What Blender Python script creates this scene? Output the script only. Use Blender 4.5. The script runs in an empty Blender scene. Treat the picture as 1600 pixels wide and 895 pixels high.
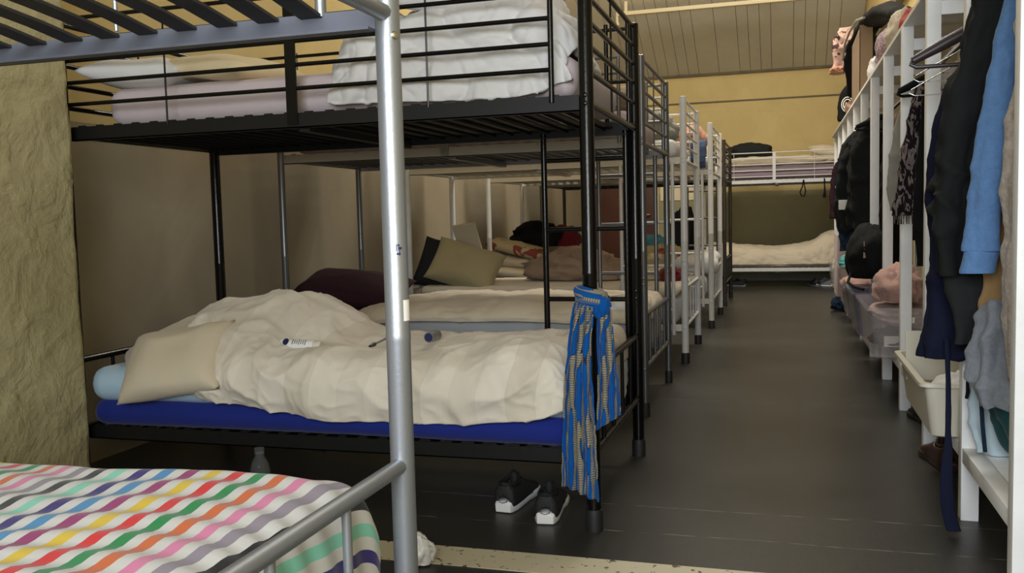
import bpy, bmesh, math, random
import numpy as np
from mathutils import Vector, Matrix, noise
random.seed(7)
S = bpy.context.scene
COL = S.collection

# ------------------------------------------------------------------ camera
R0 = Vector((0.95781190, 0.28627852, -0.02531741))
R1 = Vector((-0.00271424, -0.07907788, -0.99686475))
R2 = Vector((-0.28738301, 0.95487764, -0.07496471))
cd = bpy.data.cameras.new('camera'); cam = bpy.data.objects.new('camera', cd); COL.objects.link(cam)
cd.sensor_width = 36; cd.lens = 1421.15 / 1600 * 36; cd.clip_start = .02; cd.clip_end = 100
cam.matrix_world = Matrix(((R0.x, -R1.x, -R2.x, 0), (R0.y, -R1.y, -R2.y, 0), (R0.z, -R1.z, -R2.z, 1.0), (0, 0, 0, 1)))
S.camera = cam
# ------------------------------------------------------------------ world, light, exposure
w = bpy.data.worlds.new('world'); S.world = w; w.use_nodes = True
w.node_tree.nodes['Background'].inputs[0].default_value = (.75, .82, 1, 1)
w.node_tree.nodes['Background'].inputs[1].default_value = .6
def area(name, loc, target, sx, sy, power, color):
    d = bpy.data.lights.new(name, 'AREA'); d.shape = 'RECTANGLE'; d.size = sx; d.size_y = sy; d.energy = power; d.color = color
    o = bpy.data.objects.new(name, d); COL.objects.link(o); o.location = loc
    o.rotation_euler = (Vector(target) - Vector(loc)).to_track_quat('-Z', 'Y').to_euler()
    return o
# daylight through the window behind the camera, and through the three rooflights
area('window_daylight', (-.05, -1.52, 1.70), (.25, 3.0, 1.25), 1.9, 1.5, 165, (.88, .94, 1.0))
area('rooflight_daylight', (-.2, 4.0, 4.65), (-.2, 4.0, 0), 1.5, .9, 22, (1.0, .96, .88))
area('rooflight_daylight', (-.7, 7.9, 5.10), (-.7, 9.5, 0), 2.2, 1.2, 250, (1.0, .95, .86))
S.view_settings.view_transform = 'Standard'; S.view_settings.look = 'None'; S.view_settings.gamma = 1
S.view_settings.use_curve_mapping = False
S.view_settings.exposure = 0.0

# ------------------------------------------------------------------ materials
def lin(h):
    h = h.lstrip('#'); c = [int(h[i:i+2], 16) / 255 for i in (0, 2, 4)]
    return tuple((x / 12.92 if x <= .04045 else ((x + .055) / 1.055) ** 2.4) for x in c) + (1,)
def mat(name, col, rough=.7, metal=0, spec=.5, var=0, vscale=6, bump=0, bscale=40, sheen=0, bdetail=4, coat=0):
    m = bpy.data.materials.new(name); m.use_nodes = True; t = m.node_tree; b = t.nodes['Principled BSDF']
    c = lin(col) if isinstance(col, str) else tuple(col) + (1,)
    b.inputs['Base Color'].default_value = c; b.inputs['Roughness'].default_value = rough
    b.inputs['Metallic'].default_value = metal; b.inputs['Specular IOR Level'].default_value = spec
    b.inputs['Sheen Weight'].default_value = sheen; b.inputs['Coat Weight'].default_value = coat
    tc = t.nodes.new('ShaderNodeTexCoord')
    if var:
        n = t.nodes.new('ShaderNodeTexNoise'); n.inputs['Scale'].default_value = vscale; n.inputs['Detail'].default_value = 5
        t.links.new(tc.outputs['Object'], n.inputs['Vector'])
        r = t.nodes.new('ShaderNodeMapRange'); r.inputs[1].default_value = .3; r.inputs[2].default_value = .7
        r.inputs[3].default_value = 1 - var; r.inputs[4].default_value = 1 + var * .5
        t.links.new(n.outputs['Fac'], r.inputs[0])
        mx = t.nodes.new('ShaderNodeVectorMath'); mx.operation = 'SCALE'; mx.inputs[0].default_value = c[:3]
        t.links.new(r.outputs[0], mx.inputs['Scale']); t.links.new(mx.outputs[0], b.inputs['Base Color'])
    if bump:
        n2 = t.nodes.new('ShaderNodeTexNoise'); n2.inputs['Scale'].default_value = bscale; n2.inputs['Detail'].default_value = bdetail
        t.links.new(tc.outputs['Object'], n2.inputs['Vector'])
        bp = t.nodes.new('ShaderNodeBump'); bp.inputs['Strength'].default_value = bump; bp.inputs['Distance'].default_value = .01
        t.links.new(n2.outputs['Fac'], bp.inputs['Height']); t.links.new(bp.outputs[0], b.inputs['Normal'])
    return m
def nd(m, typ, **kw):
    n = m.node_tree.nodes.new(typ)
    for k, v in kw.items(): setattr(n, k, v)
    return n
def cloth(name, col, var=.06, bump=.25, rough=.9, bscale=22, sheen=.15): return mat(name, col, rough, spec=.2, var=var, vscale=5, bump=bump, bscale=bscale, sheen=sheen)

M = {}
M['black_metal'] = mat('black_metal', (.003, .003, .003), .24, spec=.32, bump=.05, bscale=60)
M['black_beam'] = mat('black_beam', (.007, .007, .007), .5, spec=.3)
M['silver'] = mat('silver_metal', (.34, .36, .39), .43, metal=.75, spec=.5, bump=.04, bscale=200)
M['silver_beam'] = mat('silver_beam', (.14, .15, .185), .5, metal=.2)
M['slat_grey'] = mat('slat_grey', (.035, .035, .037), .5, metal=.2)
M['grey_metal'] = mat('grey_metal', (.16, .165, .17), .35, metal=.7)
M['grey_beam'] = mat('grey_beam', (.26, .25, .24), .5, metal=.2)
M['white_metal'] = mat('white_metal', (.62, .62, .60), .35, spec=.5, var=.05, vscale=14)
M['white_beam'] = mat('white_beam', (.60, .56, .47), .5)
M['bronze_metal'] = mat('bronze_metal', (.05, .045, .035), .35, metal=.5)
M['rubber'] = mat('rubber', (.01, .01, .01), .6)
M['chrome'] = mat('chrome', (.7, .7, .7), .2, metal=1)
M['white_wood'] = mat('white_wood', (.88, .88, .86), .45, var=.06, vscale=9, bump=.12, bscale=30)
M['white_sheet'] = cloth('white_sheet', (.72, .71, .70))
M['lilac_sheet'] = cloth('lilac_sheet', (.62, .53, .55))
M['cream_duvet'] = cloth('cream_duvet', (.62, .54, .41))
M['cream_pillow'] = cloth('cream_pillow', (.62, .54, .40))
M['warm_pillow'] = cloth('warm_pillow', (.70, .58, .36))
M['olive_pillow'] = cloth('olive_pillow', (.36, .30, .16))
M['maroon'] = cloth('maroon', (.030, .010, .015), sheen=0)
M['charcoal'] = cloth('charcoal', (.017, .018, .018), sheen=0)
M['blue_sheet'] = cloth('blue_sheet', (.42, .58, .70), var=.03, bump=.1)
M['royal'] = cloth('royal', (.012, .025, .21), var=.05, bump=.1)
M['grey_sheet'] = cloth('grey_sheet', (.44, .45, .46))
M['tan_blanket'] = cloth('tan_blanket', (.33, .23, .16))
M['red_cloth'] = cloth('red_cloth', (.16, .012, .02))
M['black_cloth'] = cloth('black_cloth', (.006, .006, .0065), sheen=0)
M['jacket_black'] = mat('jacket_black', (.011, .012, .012), .92, spec=.15, bump=.5, bscale=14)
M['navy'] = cloth('navy', (.006, .008, .024), sheen=0)
M['dark_navy'] = cloth('dark_navy', (.008, .022, .045), sheen=0)
M['denim'] = mat('denim', (.10, .20, .39), .85, spec=.15, var=.12, vscale=60, bump=.3, bscale=120, sheen=.1)
M['oat'] = mat('oat_knit', (.42, .36, .31), .95, spec=.1, var=.25, vscale=55, bump=.5, bscale=90, sheen=.2)
M['grey_knit'] = mat('grey_knit', (.19, .205, .225), .95, spec=.1, var=.1, vscale=70, bump=.4, bscale=90, sheen=.2)
M['tan_cloth'] = cloth('tan_cloth', (.30, .18, .075))
M['teal'] = cloth('teal', (.008, .05, .055))
M['pale_blue'] = cloth('pale_blue', (.50, .62, .68))
M['grey_green'] = cloth('grey_green', (.27, .26, .22))
M['pink_cloth'] = cloth('pink_cloth', (.50, .30, .25))
M['dusty_pink'] = cloth('dusty_pink', (.40, .28, .26))
M['terracotta'] = cloth('terracotta', (.36, .17, .10))
M['jeans'] = cloth('jeans', (.035, .06, .12))
M['brown_leather'] = mat('brown_leather', (.035, .012, .008), .35)
M['cardboard'] = mat('cardboard', (.27, .185, .115), .85, var=.1)
M['shoe_black'] = mat('shoe_black', (.010, .010, .011), .7, bump=.3, bscale=150)
M['shoe_sole'] = mat('shoe_sole', (.75, .75, .74), .5)
M['plastic_white'] = mat('plastic_white', (.80, .80, .78), .3)
M['tub_cream'] = mat('tub_cream', (.66, .62, .50), .4, spec=.4)
M['plastic_dark'] = mat('plastic_dark', (.02, .02, .025), .3)
M['tin_grey'] = mat('tin_grey', (.25, .26, .28), .3, metal=.5)
M['ink'] = mat('ink', (.01, .015, .08), .5)
M['paper'] = mat('paper', (.78, .76, .70), .7)
M['notice'] = mat('notice_paper', (.85, .74, .50), .7)
M['door_brown'] = mat('door_brown', (.075, .022, .010), .5, var=.15, vscale=3)
M['beam_brown'] = mat('beam_brown', (.13, .105, .065), .7, var=.2)
M['bar_cream'] = mat('bar_cream', (.62, .53, .34), .6)
M['lilac_print'] = None
def clear(name, col, alpha=.5, rough=.15):
    m = mat(name, col, rough); t = m.node_tree; b = t.nodes['Principled BSDF']; b.inputs['Alpha'].default_value = alpha
    return m
M['clear_plastic'] = clear('clear_plastic', (.55, .50, .48), .24)
M['smoky_plastic'] = clear('smoky_plastic', (.22, .20, .26), .55)
M['bottle_plastic'] = clear('bottle_plastic', (.30, .32, .33), .13, .05)

# walls
def plaster(name, col, bump=.6, sc=3.5):
    m = mat(name, col, .85, spec=.2); t = m.node_tree; b = t.nodes['Principled BSDF']
    tc = nd(m, 'ShaderNodeTexCoord')
    n = nd(m, 'ShaderNodeTexNoise'); n.inputs['Scale'].default_value = sc; n.inputs['Detail'].default_value = 8; n.inputs['Roughness'].default_value = .6; n.inputs['Distortion'].default_value = .6
    t.links.new(tc.outputs['Object'], n.inputs['Vector'])
    mus = nd(m, 'ShaderNodeTexNoise'); mus.inputs['Scale'].default_value = sc * 3; mus.inputs['Detail'].default_value = 3
    t.links.new(tc.outputs['Object'], mus.inputs['Vector'])
    ad = nd(m, 'ShaderNodeMath', operation='MULTIPLY_ADD'); ad.inputs[1].default_value = .35
    t.links.new(mus.outputs['Fac'], ad.inputs[0]); t.links.new(n.outputs['Fac'], ad.inputs[2])
    bp = nd(m, 'ShaderNodeBump'); bp.inputs['Strength'].default_value = bump; bp.inputs['Distance'].default_value = .03
    t.links.new(ad.outputs[0], bp.inputs['Height']); t.links.new(bp.outputs[0], b.inputs['Normal'])
    mr = nd(m, 'ShaderNodeMapRange'); mr.inputs[1].default_value = .3; mr.inputs[2].default_value = .7; mr.inputs[3].default_value = .9; mr.inputs[4].default_value = 1.06
    t.links.new(n.outputs['Fac'], mr.inputs[0])
    v = nd(m, 'ShaderNodeVectorMath', operation='SCALE'); v.inputs[0].default_value = b.inputs['Base Color'].default_value[:3]
    t.links.new(mr.outputs[0], v.inputs['Scale']); t.links.new(v.outputs[0], b.inputs['Base Color'])
    return m
M['wall_yellow'] = plaster('wall_yellow', (.56, .44, .20), .12, 2)
M['wall_rough'] = plaster('wall_rough', (.43, .38, .21), .8, 7.0)
M['wall_tan'] = plaster('wall_dark_tan', (.30, .255, .18), .15, 2)
M['wall_olive'] = plaster('wall_olive', (.34, .32, .19), .12, 2)
M['board'] = mat('ceiling_board', (.60, .57, .47), .8, var=.12, vscale=1.5, bump=.2, bscale=12)
M['dark_gap'] = mat('dark_gap', (.03, .025, .02), .9)

def floor_mat():
    m = mat('painted_floor', (.06, .056, .05), .42, spec=.28); t = m.node_tree; b = t.nodes['Principled BSDF']; L = t.links
    tc = nd(m, 'ShaderNodeTexCoord')
    n = nd(m, 'ShaderNodeTexNoise'); n.inputs['Scale'].default_value = 1.3; n.inputs['Detail'].default_value = 8; L.new(tc.outputs['Object'], n.inputs['Vector'])
    cr = nd(m, 'ShaderNodeValToRGB'); cr.color_ramp.elements[0].position = .3; cr.color_ramp.elements[1].position = .7
    cr.color_ramp.elements[0].color = (.028, .027, .023, 1); cr.color_ramp.elements[1].color = (.050, .047, .040, 1)
    L.new(n.outputs['Fac'], cr.inputs[0])
    # fine speckle
    n2 = nd(m, 'ShaderNodeTexNoise'); n2.inputs['Scale'].default_value = 220; n2.inputs['Detail'].default_value = 2; L.new(tc.outputs['Object'], n2.inputs['Vector'])
    mr = nd(m, 'ShaderNodeMapRange'); mr.inputs[1].default_value = .35; mr.inputs[2].default_value = .65; mr.inputs[3].default_value = .88; mr.inputs[4].default_value = 1.15
    L.new(n2.outputs['Fac'], mr.inputs[0])
    v = nd(m, 'ShaderNodeVectorMath', operation='SCALE'); L.new(cr.outputs[0], v.inputs[0]); L.new(mr.outputs[0], v.inputs['Scale'])
    # paint chips
    n3 = nd(m, 'ShaderNodeTexNoise'); n3.inputs['Scale'].default_value = 7; n3.inputs['Detail'].default_value = 6; n3.inputs['Roughness'].default_value = .7
    mp = nd(m, 'ShaderNodeMapping'); mp.inputs['Scale'].default_value = (1, 2.2, 1); L.new(tc.outputs['Object'], mp.inputs[0]); L.new(mp.outputs[0], n3.inputs['Vector'])
    st = nd(m, 'ShaderNodeMapRange'); st.inputs[1].default_value = .735; st.inputs[2].default_value = .76
    L.new(n3.outputs['Fac'], st.inputs[0])
    # floorboard-sheet joints across the room
    sx = nd(m, 'ShaderNodeSeparateXYZ'); L.new(tc.outputs['Object'], sx.inputs[0])
    wob = nd(m, 'ShaderNodeTexNoise'); wob.inputs['Scale'].default_value = 3; L.new(tc.outputs['Object'], wob.inputs['Vector'])
    jn = None
    for y0 in (2.80, 3.06, 4.9):
        a = nd(m, 'ShaderNodeMath', operation='MULTIPLY_ADD'); a.inputs[1].default_value = .02; L.new(wob.outputs['Fac'], a.inputs[0]); L.new(sx.outputs['Y'], a.inputs[2])
        s = nd(m, 'ShaderNodeMath', operation='SUBTRACT'); L.new(a.outputs[0], s.inputs[0]); s.inputs[1].default_value = y0 + .01
        ab = nd(m, 'ShaderNodeMath', operation='ABSOLUTE'); L.new(s.outputs[0], ab.inputs[0])
        lt = nd(m, 'ShaderNodeMath', operation='LESS_THAN'); L.new(ab.outputs[0], lt.inputs[0]); lt.inputs[1].default_value = .0022
        if jn is None: jn = lt
        else:
            mx_ = nd(m, 'ShaderNodeMath', operation='MAXIMUM'); L.new(jn.outputs[0], mx_.inputs[0]); L.new(lt.outputs[0], mx_.inputs[1]); jn = mx_
    nj = nd(m, 'ShaderNodeTexNoise'); nj.inputs['Scale'].default_value = 14; L.new(tc.outputs['Object'], nj.inputs['Vector'])
    gj = nd(m, 'ShaderNodeMapRange'); gj.inputs[1].default_value = .42; gj.inputs[2].default_value = .6; L.new(nj.outputs['Fac'], gj.inputs[0])
    mj = nd(m, 'ShaderNodeMath', operation='MULTIPLY'); L.new(jn.outputs[0], mj.inputs[0]); L.new(gj.outputs[0], mj.inputs[1])
    tot = nd(m, 'ShaderNodeMath', operation='MAXIMUM'); L.new(st.outputs[0], tot.inputs[0]); L.new(mj.outputs[0], tot.inputs[1])
    sc = nd(m, 'ShaderNodeMath', operation='MULTIPLY'); L.new(tot.outputs[0], sc.inputs[0]); sc.inputs[1].default_value = .7
    mx = nd(m, 'ShaderNodeMix', data_type='RGBA'); L.new(sc.outputs[0], mx.inputs[0]); L.new(v.outputs[0], mx.inputs[6]); mx.inputs[7].default_value = (.32, .29, .24, 1)
    L.new(mx.outputs[2], b.inputs['Base Color'])
    rr = nd(m, 'ShaderNodeMapRange'); rr.inputs[3].default_value = .27; rr.inputs[4].default_value = .42; L.new(n.outputs['Fac'], rr.inputs[0]); L.new(rr.outputs[0], b.inputs['Roughness'])
    bp = nd(m, 'ShaderNodeBump'); bp.inputs['Strength'].default_value = .15; bp.inputs['Distance'].default_value = .004
    L.new(n2.outputs['Fac'], bp.inputs['Height']); L.new(bp.outputs[0], b.inputs['Normal'])
    return m
M['floor'] = floor_mat()
def chipped(name, col, chipcol):
    m = mat(name, col, .6); t = m.node_tree; b = t.nodes['Principled BSDF']; L = t.links; tc = nd(m, 'ShaderNodeTexCoord')
    n = nd(m, 'ShaderNodeTexNoise'); n.inputs['Scale'].default_value = 38; n.inputs['Detail'].default_value = 5; L.new(tc.outputs['Object'], n.inputs['Vector'])
    st = nd(m, 'ShaderNodeMapRange'); st.inputs[1].default_value = .62; st.inputs[2].default_value = .65; L.new(n.outputs['Fac'], st.inputs[0])
    mx = nd(m, 'ShaderNodeMix', data_type='RGBA'); L.new(st.outputs[0], mx.inputs[0]); mx.inputs[6].default_value = tuple(col) + (1,); mx.inputs[7].default_value = tuple(chipcol) + (1,)
    L.new(mx.outputs[2], b.inputs['Base Color']); return m
M['strip'] = chipped('painted_strip', (.60, .54, .38), (.10, .08, .05))

def ramp_uv(name, stops, axis='X', interp='CONSTANT', rough=.9, bump=.2, period=1.0):
    """stripes read along one UV axis, repeating every `period` metres"""
    m = mat(name, (.5, .5, .5), rough, spec=.2, sheen=.15); t = m.node_tree; b = t.nodes['Principled BSDF']; L = t.links
    uv = nd(m, 'ShaderNodeUVMap'); sx = nd(m, 'ShaderNodeSeparateXYZ'); L.new(uv.outputs[0], sx.inputs[0])
    dv = nd(m, 'ShaderNodeMath', operation='DIVIDE'); L.new(sx.outputs[axis], dv.inputs[0]); dv.inputs[1].default_value = period
    fr = nd(m, 'ShaderNodeMath', operation='FRACT'); L.new(dv.outputs[0], fr.inputs[0])
    cr = nd(m, 'ShaderNodeValToRGB'); cr.color_ramp.interpolation = interp; L.new(fr.outputs[0], cr.inputs[0])
    e = cr.color_ramp.elements
    e[0].position = stops[0][0]; e[0].color = tuple(stops[0][1]) + (1,)
    e[1].position = stops[1][0]; e[1].color = tuple(stops[1][1]) + (1,)
    for p_, c in stops[2:]:
        q = e.new(p_); q.color = tuple(c) + (1,)
    L.new(cr.outputs[0], b.inputs['Base Color'])
    tc = nd(m, 'ShaderNodeTexCoord'); n = nd(m, 'ShaderNodeTexNoise'); n.inputs['Scale'].default_value = 22; L.new(tc.outputs['Object'], n.inputs['Vector'])
    bp = nd(m, 'ShaderNodeBump'); bp.inputs['Strength'].default_value = bump; bp.inputs['Distance'].default_value = .01
    L.new(n.outputs['Fac'], bp.inputs['Height']); L.new(bp.outputs[0], b.inputs['Normal'])
    return m
def stripe_mat():
    """coloured stripes as a chain of comparisons (more than a ramp can hold)"""
    cols = ['#202020', '#78b8a2', '#2f2465', '#417ca6', '#872f5f', '#c4a831', '#bd2523', '#0f783c', '#ba5c29', '#c27292', '#827982']
    m = mat('striped_cotton', (.8, .8, .78), .9, spec=.2, sheen=.15); t = m.node_tree; b = t.nodes['Principled BSDF']; L = t.links
    uv = nd(m, 'ShaderNodeUVMap'); sx = nd(m, 'ShaderNodeSeparateXYZ'); L.new(uv.outputs[0], sx.inputs[0])
    k = nd(m, 'ShaderNodeMath', operation='DIVIDE'); L.new(sx.outputs['X'], k.inputs[0]); k.inputs[1].default_value = STRIPE_PITCH
    fl = nd(m, 'ShaderNodeMath', operation='FLOOR'); L.new(k.outputs[0], fl.inputs[0])
    fr = nd(m, 'ShaderNodeMath', operation='FRACT'); L.new(k.outputs[0], fr.inputs[0])
    md = nd(m, 'ShaderNodeMath', operation='FLOORED_MODULO'); L.new(fl.outputs[0], md.inputs[0]); md.inputs[1].default_value = 11
    isw = nd(m, 'ShaderNodeMath', operation='GREATER_THAN'); L.new(fr.outputs[0], isw.inputs[0]); isw.inputs[1].default_value = .50
    d = nd(m, 'ShaderNodeMath', operation='DIVIDE'); L.new(md.outputs[0], d.inputs[0]); d.inputs[1].default_value = 11
    a = nd(m, 'ShaderNodeMath', operation='ADD'); L.new(d.outputs[0], a.inputs[0]); a.inputs[1].default_value = .5 / 11
    cr = nd(m, 'ShaderNodeValToRGB'); cr.color_ramp.interpolation = 'CONSTANT'; L.new(a.outputs[0], cr.inputs[0])
    e = cr.color_ramp.elements; e[0].position = 0; e[0].color = lin(cols[0]); e[1].position = 1 / 11; e[1].color = lin(cols[1])
    for i in range(2, 11): q = e.new(i / 11); q.color = lin(cols[i])
    mx = nd(m, 'ShaderNodeMix', data_type='RGBA'); L.new(isw.outputs[0], mx.inputs[0]); L.new(cr.outputs[0], mx.inputs[6]); mx.inputs[7].default_value = (.50, .49, .46, 1)
    L.new(mx.outputs[2], b.inputs['Base Color'])
    return m
STRIPE_PITCH = .0400
M['striped'] = stripe_mat()
M['check'] = ramp_uv('checked_cotton', [(0, (.72, .66, .55)), (.25, (.65, .59, .48)), (.5, (.73, .67, .57)), (.75, (.68, .62, .52))], 'X', period=.40)
M['lilac_stripe'] = ramp_uv('lilac_striped', [(0, (.24, .19, .23)), (.45, (.17, .13, .16)), (.55, (.27, .21, .25)), (.9, (.19, .15, .18))], 'Y', period=.09)

def pattern_mat(name, a_col, b_col, scale, thr=.5, stretch=(1, 1, .25), dist=1.2):
    m = mat(name, a_col, .9, spec=.15); t = m.node_tree; b = t.nodes['Principled BSDF']; L = t.links; tc = nd(m, 'ShaderNodeTexCoord')
    mp = nd(m, 'ShaderNodeMapping'); mp.inputs['Scale'].default_value = stretch; L.new(tc.outputs['Object'], mp.inputs[0])
    n = nd(m, 'ShaderNodeTexNoise'); n.inputs['Scale'].default_value = scale; n.inputs['Distortion'].default_value = dist; n.inputs['Detail'].default_value = 2; L.new(mp.outputs[0], n.inputs['Vector'])
    st = nd(m, 'ShaderNodeMapRange'); st.inputs[1].default_value = thr - .01; st.inputs[2].default_value = thr + .01; L.new(n.outputs['Fac'], st.inputs[0])
    mx = nd(m, 'ShaderNodeMix', data_type='RGBA'); L.new(st.outputs[0], mx.inputs[0]); mx.inputs[6].default_value = tuple(a_col) + (1,); mx.inputs[7].default_value = tuple(b_col) + (1,)
    L.new(mx.outputs[2], b.inputs['Base Color']); return m
M['lilac_print'] = pattern_mat('lilac_print', (.30, .20, .24), (.50, .40, .45), 60, .5, (1, 1, 1), .3)
M['pink_print'] = pattern_mat('pink_print', (.50, .33, .27), (.07, .04, .035), 14, .56, (1, 1, 1), .8)
M['flower_print'] = pattern_mat('flower_print', (.46, .38, .23), (.25, .06, .05), 7, .6, (1, 1, 1), .4)
M['ikat'] = pattern_mat('ikat_print', (.012, .008, .010), (.20, .16, .15), 42, .55, (1, 1, .3), 1.5)
M['grey_print'] = pattern_mat('grey_print', (.42, .38, .36), (.10, .09, .10), 18, .58, (1, 1, 1), 1.0)
def scarf_mat():
    m = mat('scarf_weave', (.0, .11, .42), .85, spec=.15, sheen=.1); t = m.node_tree; b = t.nodes['Principled BSDF']; L = t.links
    uv = nd(m, 'ShaderNodeUVMap')
    mp = nd(m, 'ShaderNodeMapping'); mp.inputs['Scale'].default_value = (3.4, 44, 1); mp.inputs['Rotation'].default_value = (0, 0, .0); L.new(uv.outputs[0], mp.inputs[0])
    n = nd(m, 'ShaderNodeTexNoise'); n.inputs['Scale'].default_value = 1.6; n.inputs['Detail'].default_value = 1; n.inputs['Distortion'].default_value = .35; L.new(mp.outputs[0], n.inputs['Vector'])
    st = nd(m, 'ShaderNodeMapRange'); st.inputs[1].default_value = .495; st.inputs[2].default_value = .505; L.new(n.outputs['Fac'], st.inputs[0])
    ed = nd(m, 'ShaderNodeMapRange'); ed.inputs[1].default_value = .48; ed.inputs[2].default_value = .49; L.new(n.outputs['Fac'], ed.inputs[0])
    wv = nd(m, 'ShaderNodeTexWave', bands_direction='X'); wv.inputs['Scale'].default_value = 42; wv.inputs['Distortion'].default_value = 1.5; wv.inputs['Detail Scale'].default_value = 6; L.new(uv.outputs[0], wv.inputs['Vector'])
    w2 = nd(m, 'ShaderNodeMix', data_type='RGBA'); L.new(wv.outputs['Fac'], w2.inputs[0]); w2.inputs[6].default_value = (.12, .11, .085, 1); w2.inputs[7].default_value = (.34, .30, .21, 1)
    m1 = nd(m, 'ShaderNodeMix', data_type='RGBA'); L.new(ed.outputs[0], m1.inputs[0]); m1.inputs[6].default_value = (.0, .075, .31, 1); m1.inputs[7].default_value = (.01, .012, .02, 1)
    m2 = nd(m, 'ShaderNodeMix', data_type='RGBA'); L.new(st.outputs[0], m2.inputs[0]); L.new(m1.outputs[2], m2.inputs[6]); L.new(w2.outputs[2], m2.inputs[7])
    L.new(m2.outputs[2], b.inputs['Base Color']); return m
M['scarf'] = scarf_mat()

# ------------------------------------------------------------------ mesh helpers
def finish(name, verts, faces, m, parent=None, org=(0, 0, 0), smooth=True, uvs=None, angle=None):
    me = bpy.data.meshes.new(name)
    ox, oy, oz = org
    me.from_pydata([(v[0]-ox, v[1]-oy, v[2]-oz) for v in verts], [], faces)
    if uvs is not None:
        ul = me.uv_layers.new(name='UVMap')
        for lp in me.loops: ul.data[lp.index].uv = uvs[lp.vertex_index]
    me.materials.append(m)
    bm = bmesh.new(); bm.from_mesh(me); bmesh.ops.recalc_face_normals(bm, faces=bm.faces); bm.to_mesh(me); bm.free()
    if smooth:
        for p in me.polygons: p.use_smooth = True
        if angle: me.set_sharp_from_angle(angle=math.radians(angle))
    o = bpy.data.objects.new(name, me); COL.objects.link(o)
    if parent: o.parent = parent
    else: o.location = org
    return o
class MB:
    def __init__(s): s.v = []; s.f = []
    def add(s, vs, fs):
        n = len(s.v); s.v += [tuple(v) for v in vs]; s.f += [tuple(i + n for i in f) for f in fs]; return s
    def box(s, x0, x1, y0, y1, z0, z1, b=0):
        if b <= 0:
            vs = [(x, y, z) for x in (x0, x1) for y in (y0, y1) for z in (z0, z1)]
            return s.add(vs, [(0, 1, 3, 2), (4, 6, 7, 5), (0, 4, 5, 1), (2, 3, 7, 6), (0, 2, 6, 4), (1, 5, 7, 3)])
        bm = bmesh.new(); bmesh.ops.create_cube(bm, size=1)
        for v in bm.verts: v.co = Vector(((x0+x1)/2 + v.co.x*(x1-x0), (y0+y1)/2 + v.co.y*(y1-y0), (z0+z1)/2 + v.co.z*(z1-z0)))
        bmesh.ops.bevel(bm, geom=bm.edges[:], offset=b, segments=2, affect='EDGES', profile=.6)
        bm.verts.index_update()
        s.add([v.co[:] for v in bm.verts], [[v.index for v in f.verts] for f in bm.faces]); bm.free(); return s
    def obox(s, c, ux, uy, uz, hx, hy, hz):
        c = Vector(c); ux, uy, uz = Vector(ux), Vector(uy), Vector(uz)
        vs = [c + ux*hx*a + uy*hy*b_ + uz*hz*d for a in (-1, 1) for b_ in (-1, 1) for d in (-1, 1)]
        return s.add(vs, [(0, 1, 3, 2), (4, 6, 7, 5), (0, 4, 5, 1), (2, 3, 7, 6), (0, 2, 6, 4), (1, 5, 7, 3)])
    def tube(s, pts, r, n=12, closed=False, cap=True):
        pts = [Vector(p) for p in pts]; rs = r if isinstance(r, (list, tuple)) else [r]*len(pts)
        vs = []; fs = []; prev = None
        for i, p in enumerate(pts):
            a = pts[i-1] if (i > 0 or closed) else p; b_ = pts[(i+1) % len(pts)] if (i < len(pts)-1 or closed) else p
            d = (b_ - a).normalized()
            if prev is None:
                u = d.orthogonal().normalized()
            else:
                u = (prev - d*prev.dot(d)); u = u.normalized() if u.length > 1e-6 else d.orthogonal().normalized()
            prev = u; v = d.cross(u)
            for k in range(n):
                t = 2*math.pi*k/n; vs.append(p + (u*math.cos(t) + v*math.sin(t))*rs[i])
        m_ = len(pts)
        for i in range(m_ - (0 if closed else 1)):
            for k in range(n):
                a = i*n+k; b_ = i*n+(k+1) % n; j = (i+1) % m_
                fs.append((a, b_, j*n+(k+1) % n, j*n+k))
        if cap and not closed:
            fs.append(tuple(range(n-1, -1, -1))); fs.append(tuple((m_-1)*n+k for k in range(n)))
        return s.add(vs, fs)
    def lathe(s, c, prof, n=20, axis=(0, 0, 1)):
        ax = Vector(axis).normalized(); c = Vector(c)
        return s.tube_prof([(c + ax*h, r) for r, h in prof], ax, n)
    def tube_prof(s, pr, ax, n):
        u = ax.orthogonal().normalized(); v = ax.cross(u); vs = []; fs = []
        for p, r in pr:
            for k in range(n):
                t = 2*math.pi*k/n; vs.append(p + (u*math.cos(t)+v*math.sin(t))*max(r, 1e-5))
        for i in range(len(pr)-1):
            for k in range(n):
                fs.append((i*n+k, i*n+(k+1) % n, (i+1)*n+(k+1) % n, (i+1)*n+k))
        fs.append(tuple(range(n-1, -1, -1))); fs.append(tuple((len(pr)-1)*n+k for k in range(n)))
        return s.add(vs, fs)
    def build(s, name, m, parent=None, org=(0, 0, 0), angle=40, smooth=True): return finish(name, s.v, s.f, m, parent, org, smooth, None, angle)
def tag(o, label, cat, group=None):
    o['label'] = label; o['category'] = cat
    if group: o['group'] = group
    return o
def thing(name, loc, label, cat, group=None):
    o = bpy.data.objects.new(name, None); COL.objects.link(o); o.location = loc; o.empty_display_size = .05
    return tag(o, label, cat, group)
def struct(name, mb, m, smooth=True):
    o = mb.build(name, m, None, (0, 0, 0), smooth=smooth); o['kind'] = 'structure'; return o

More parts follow.
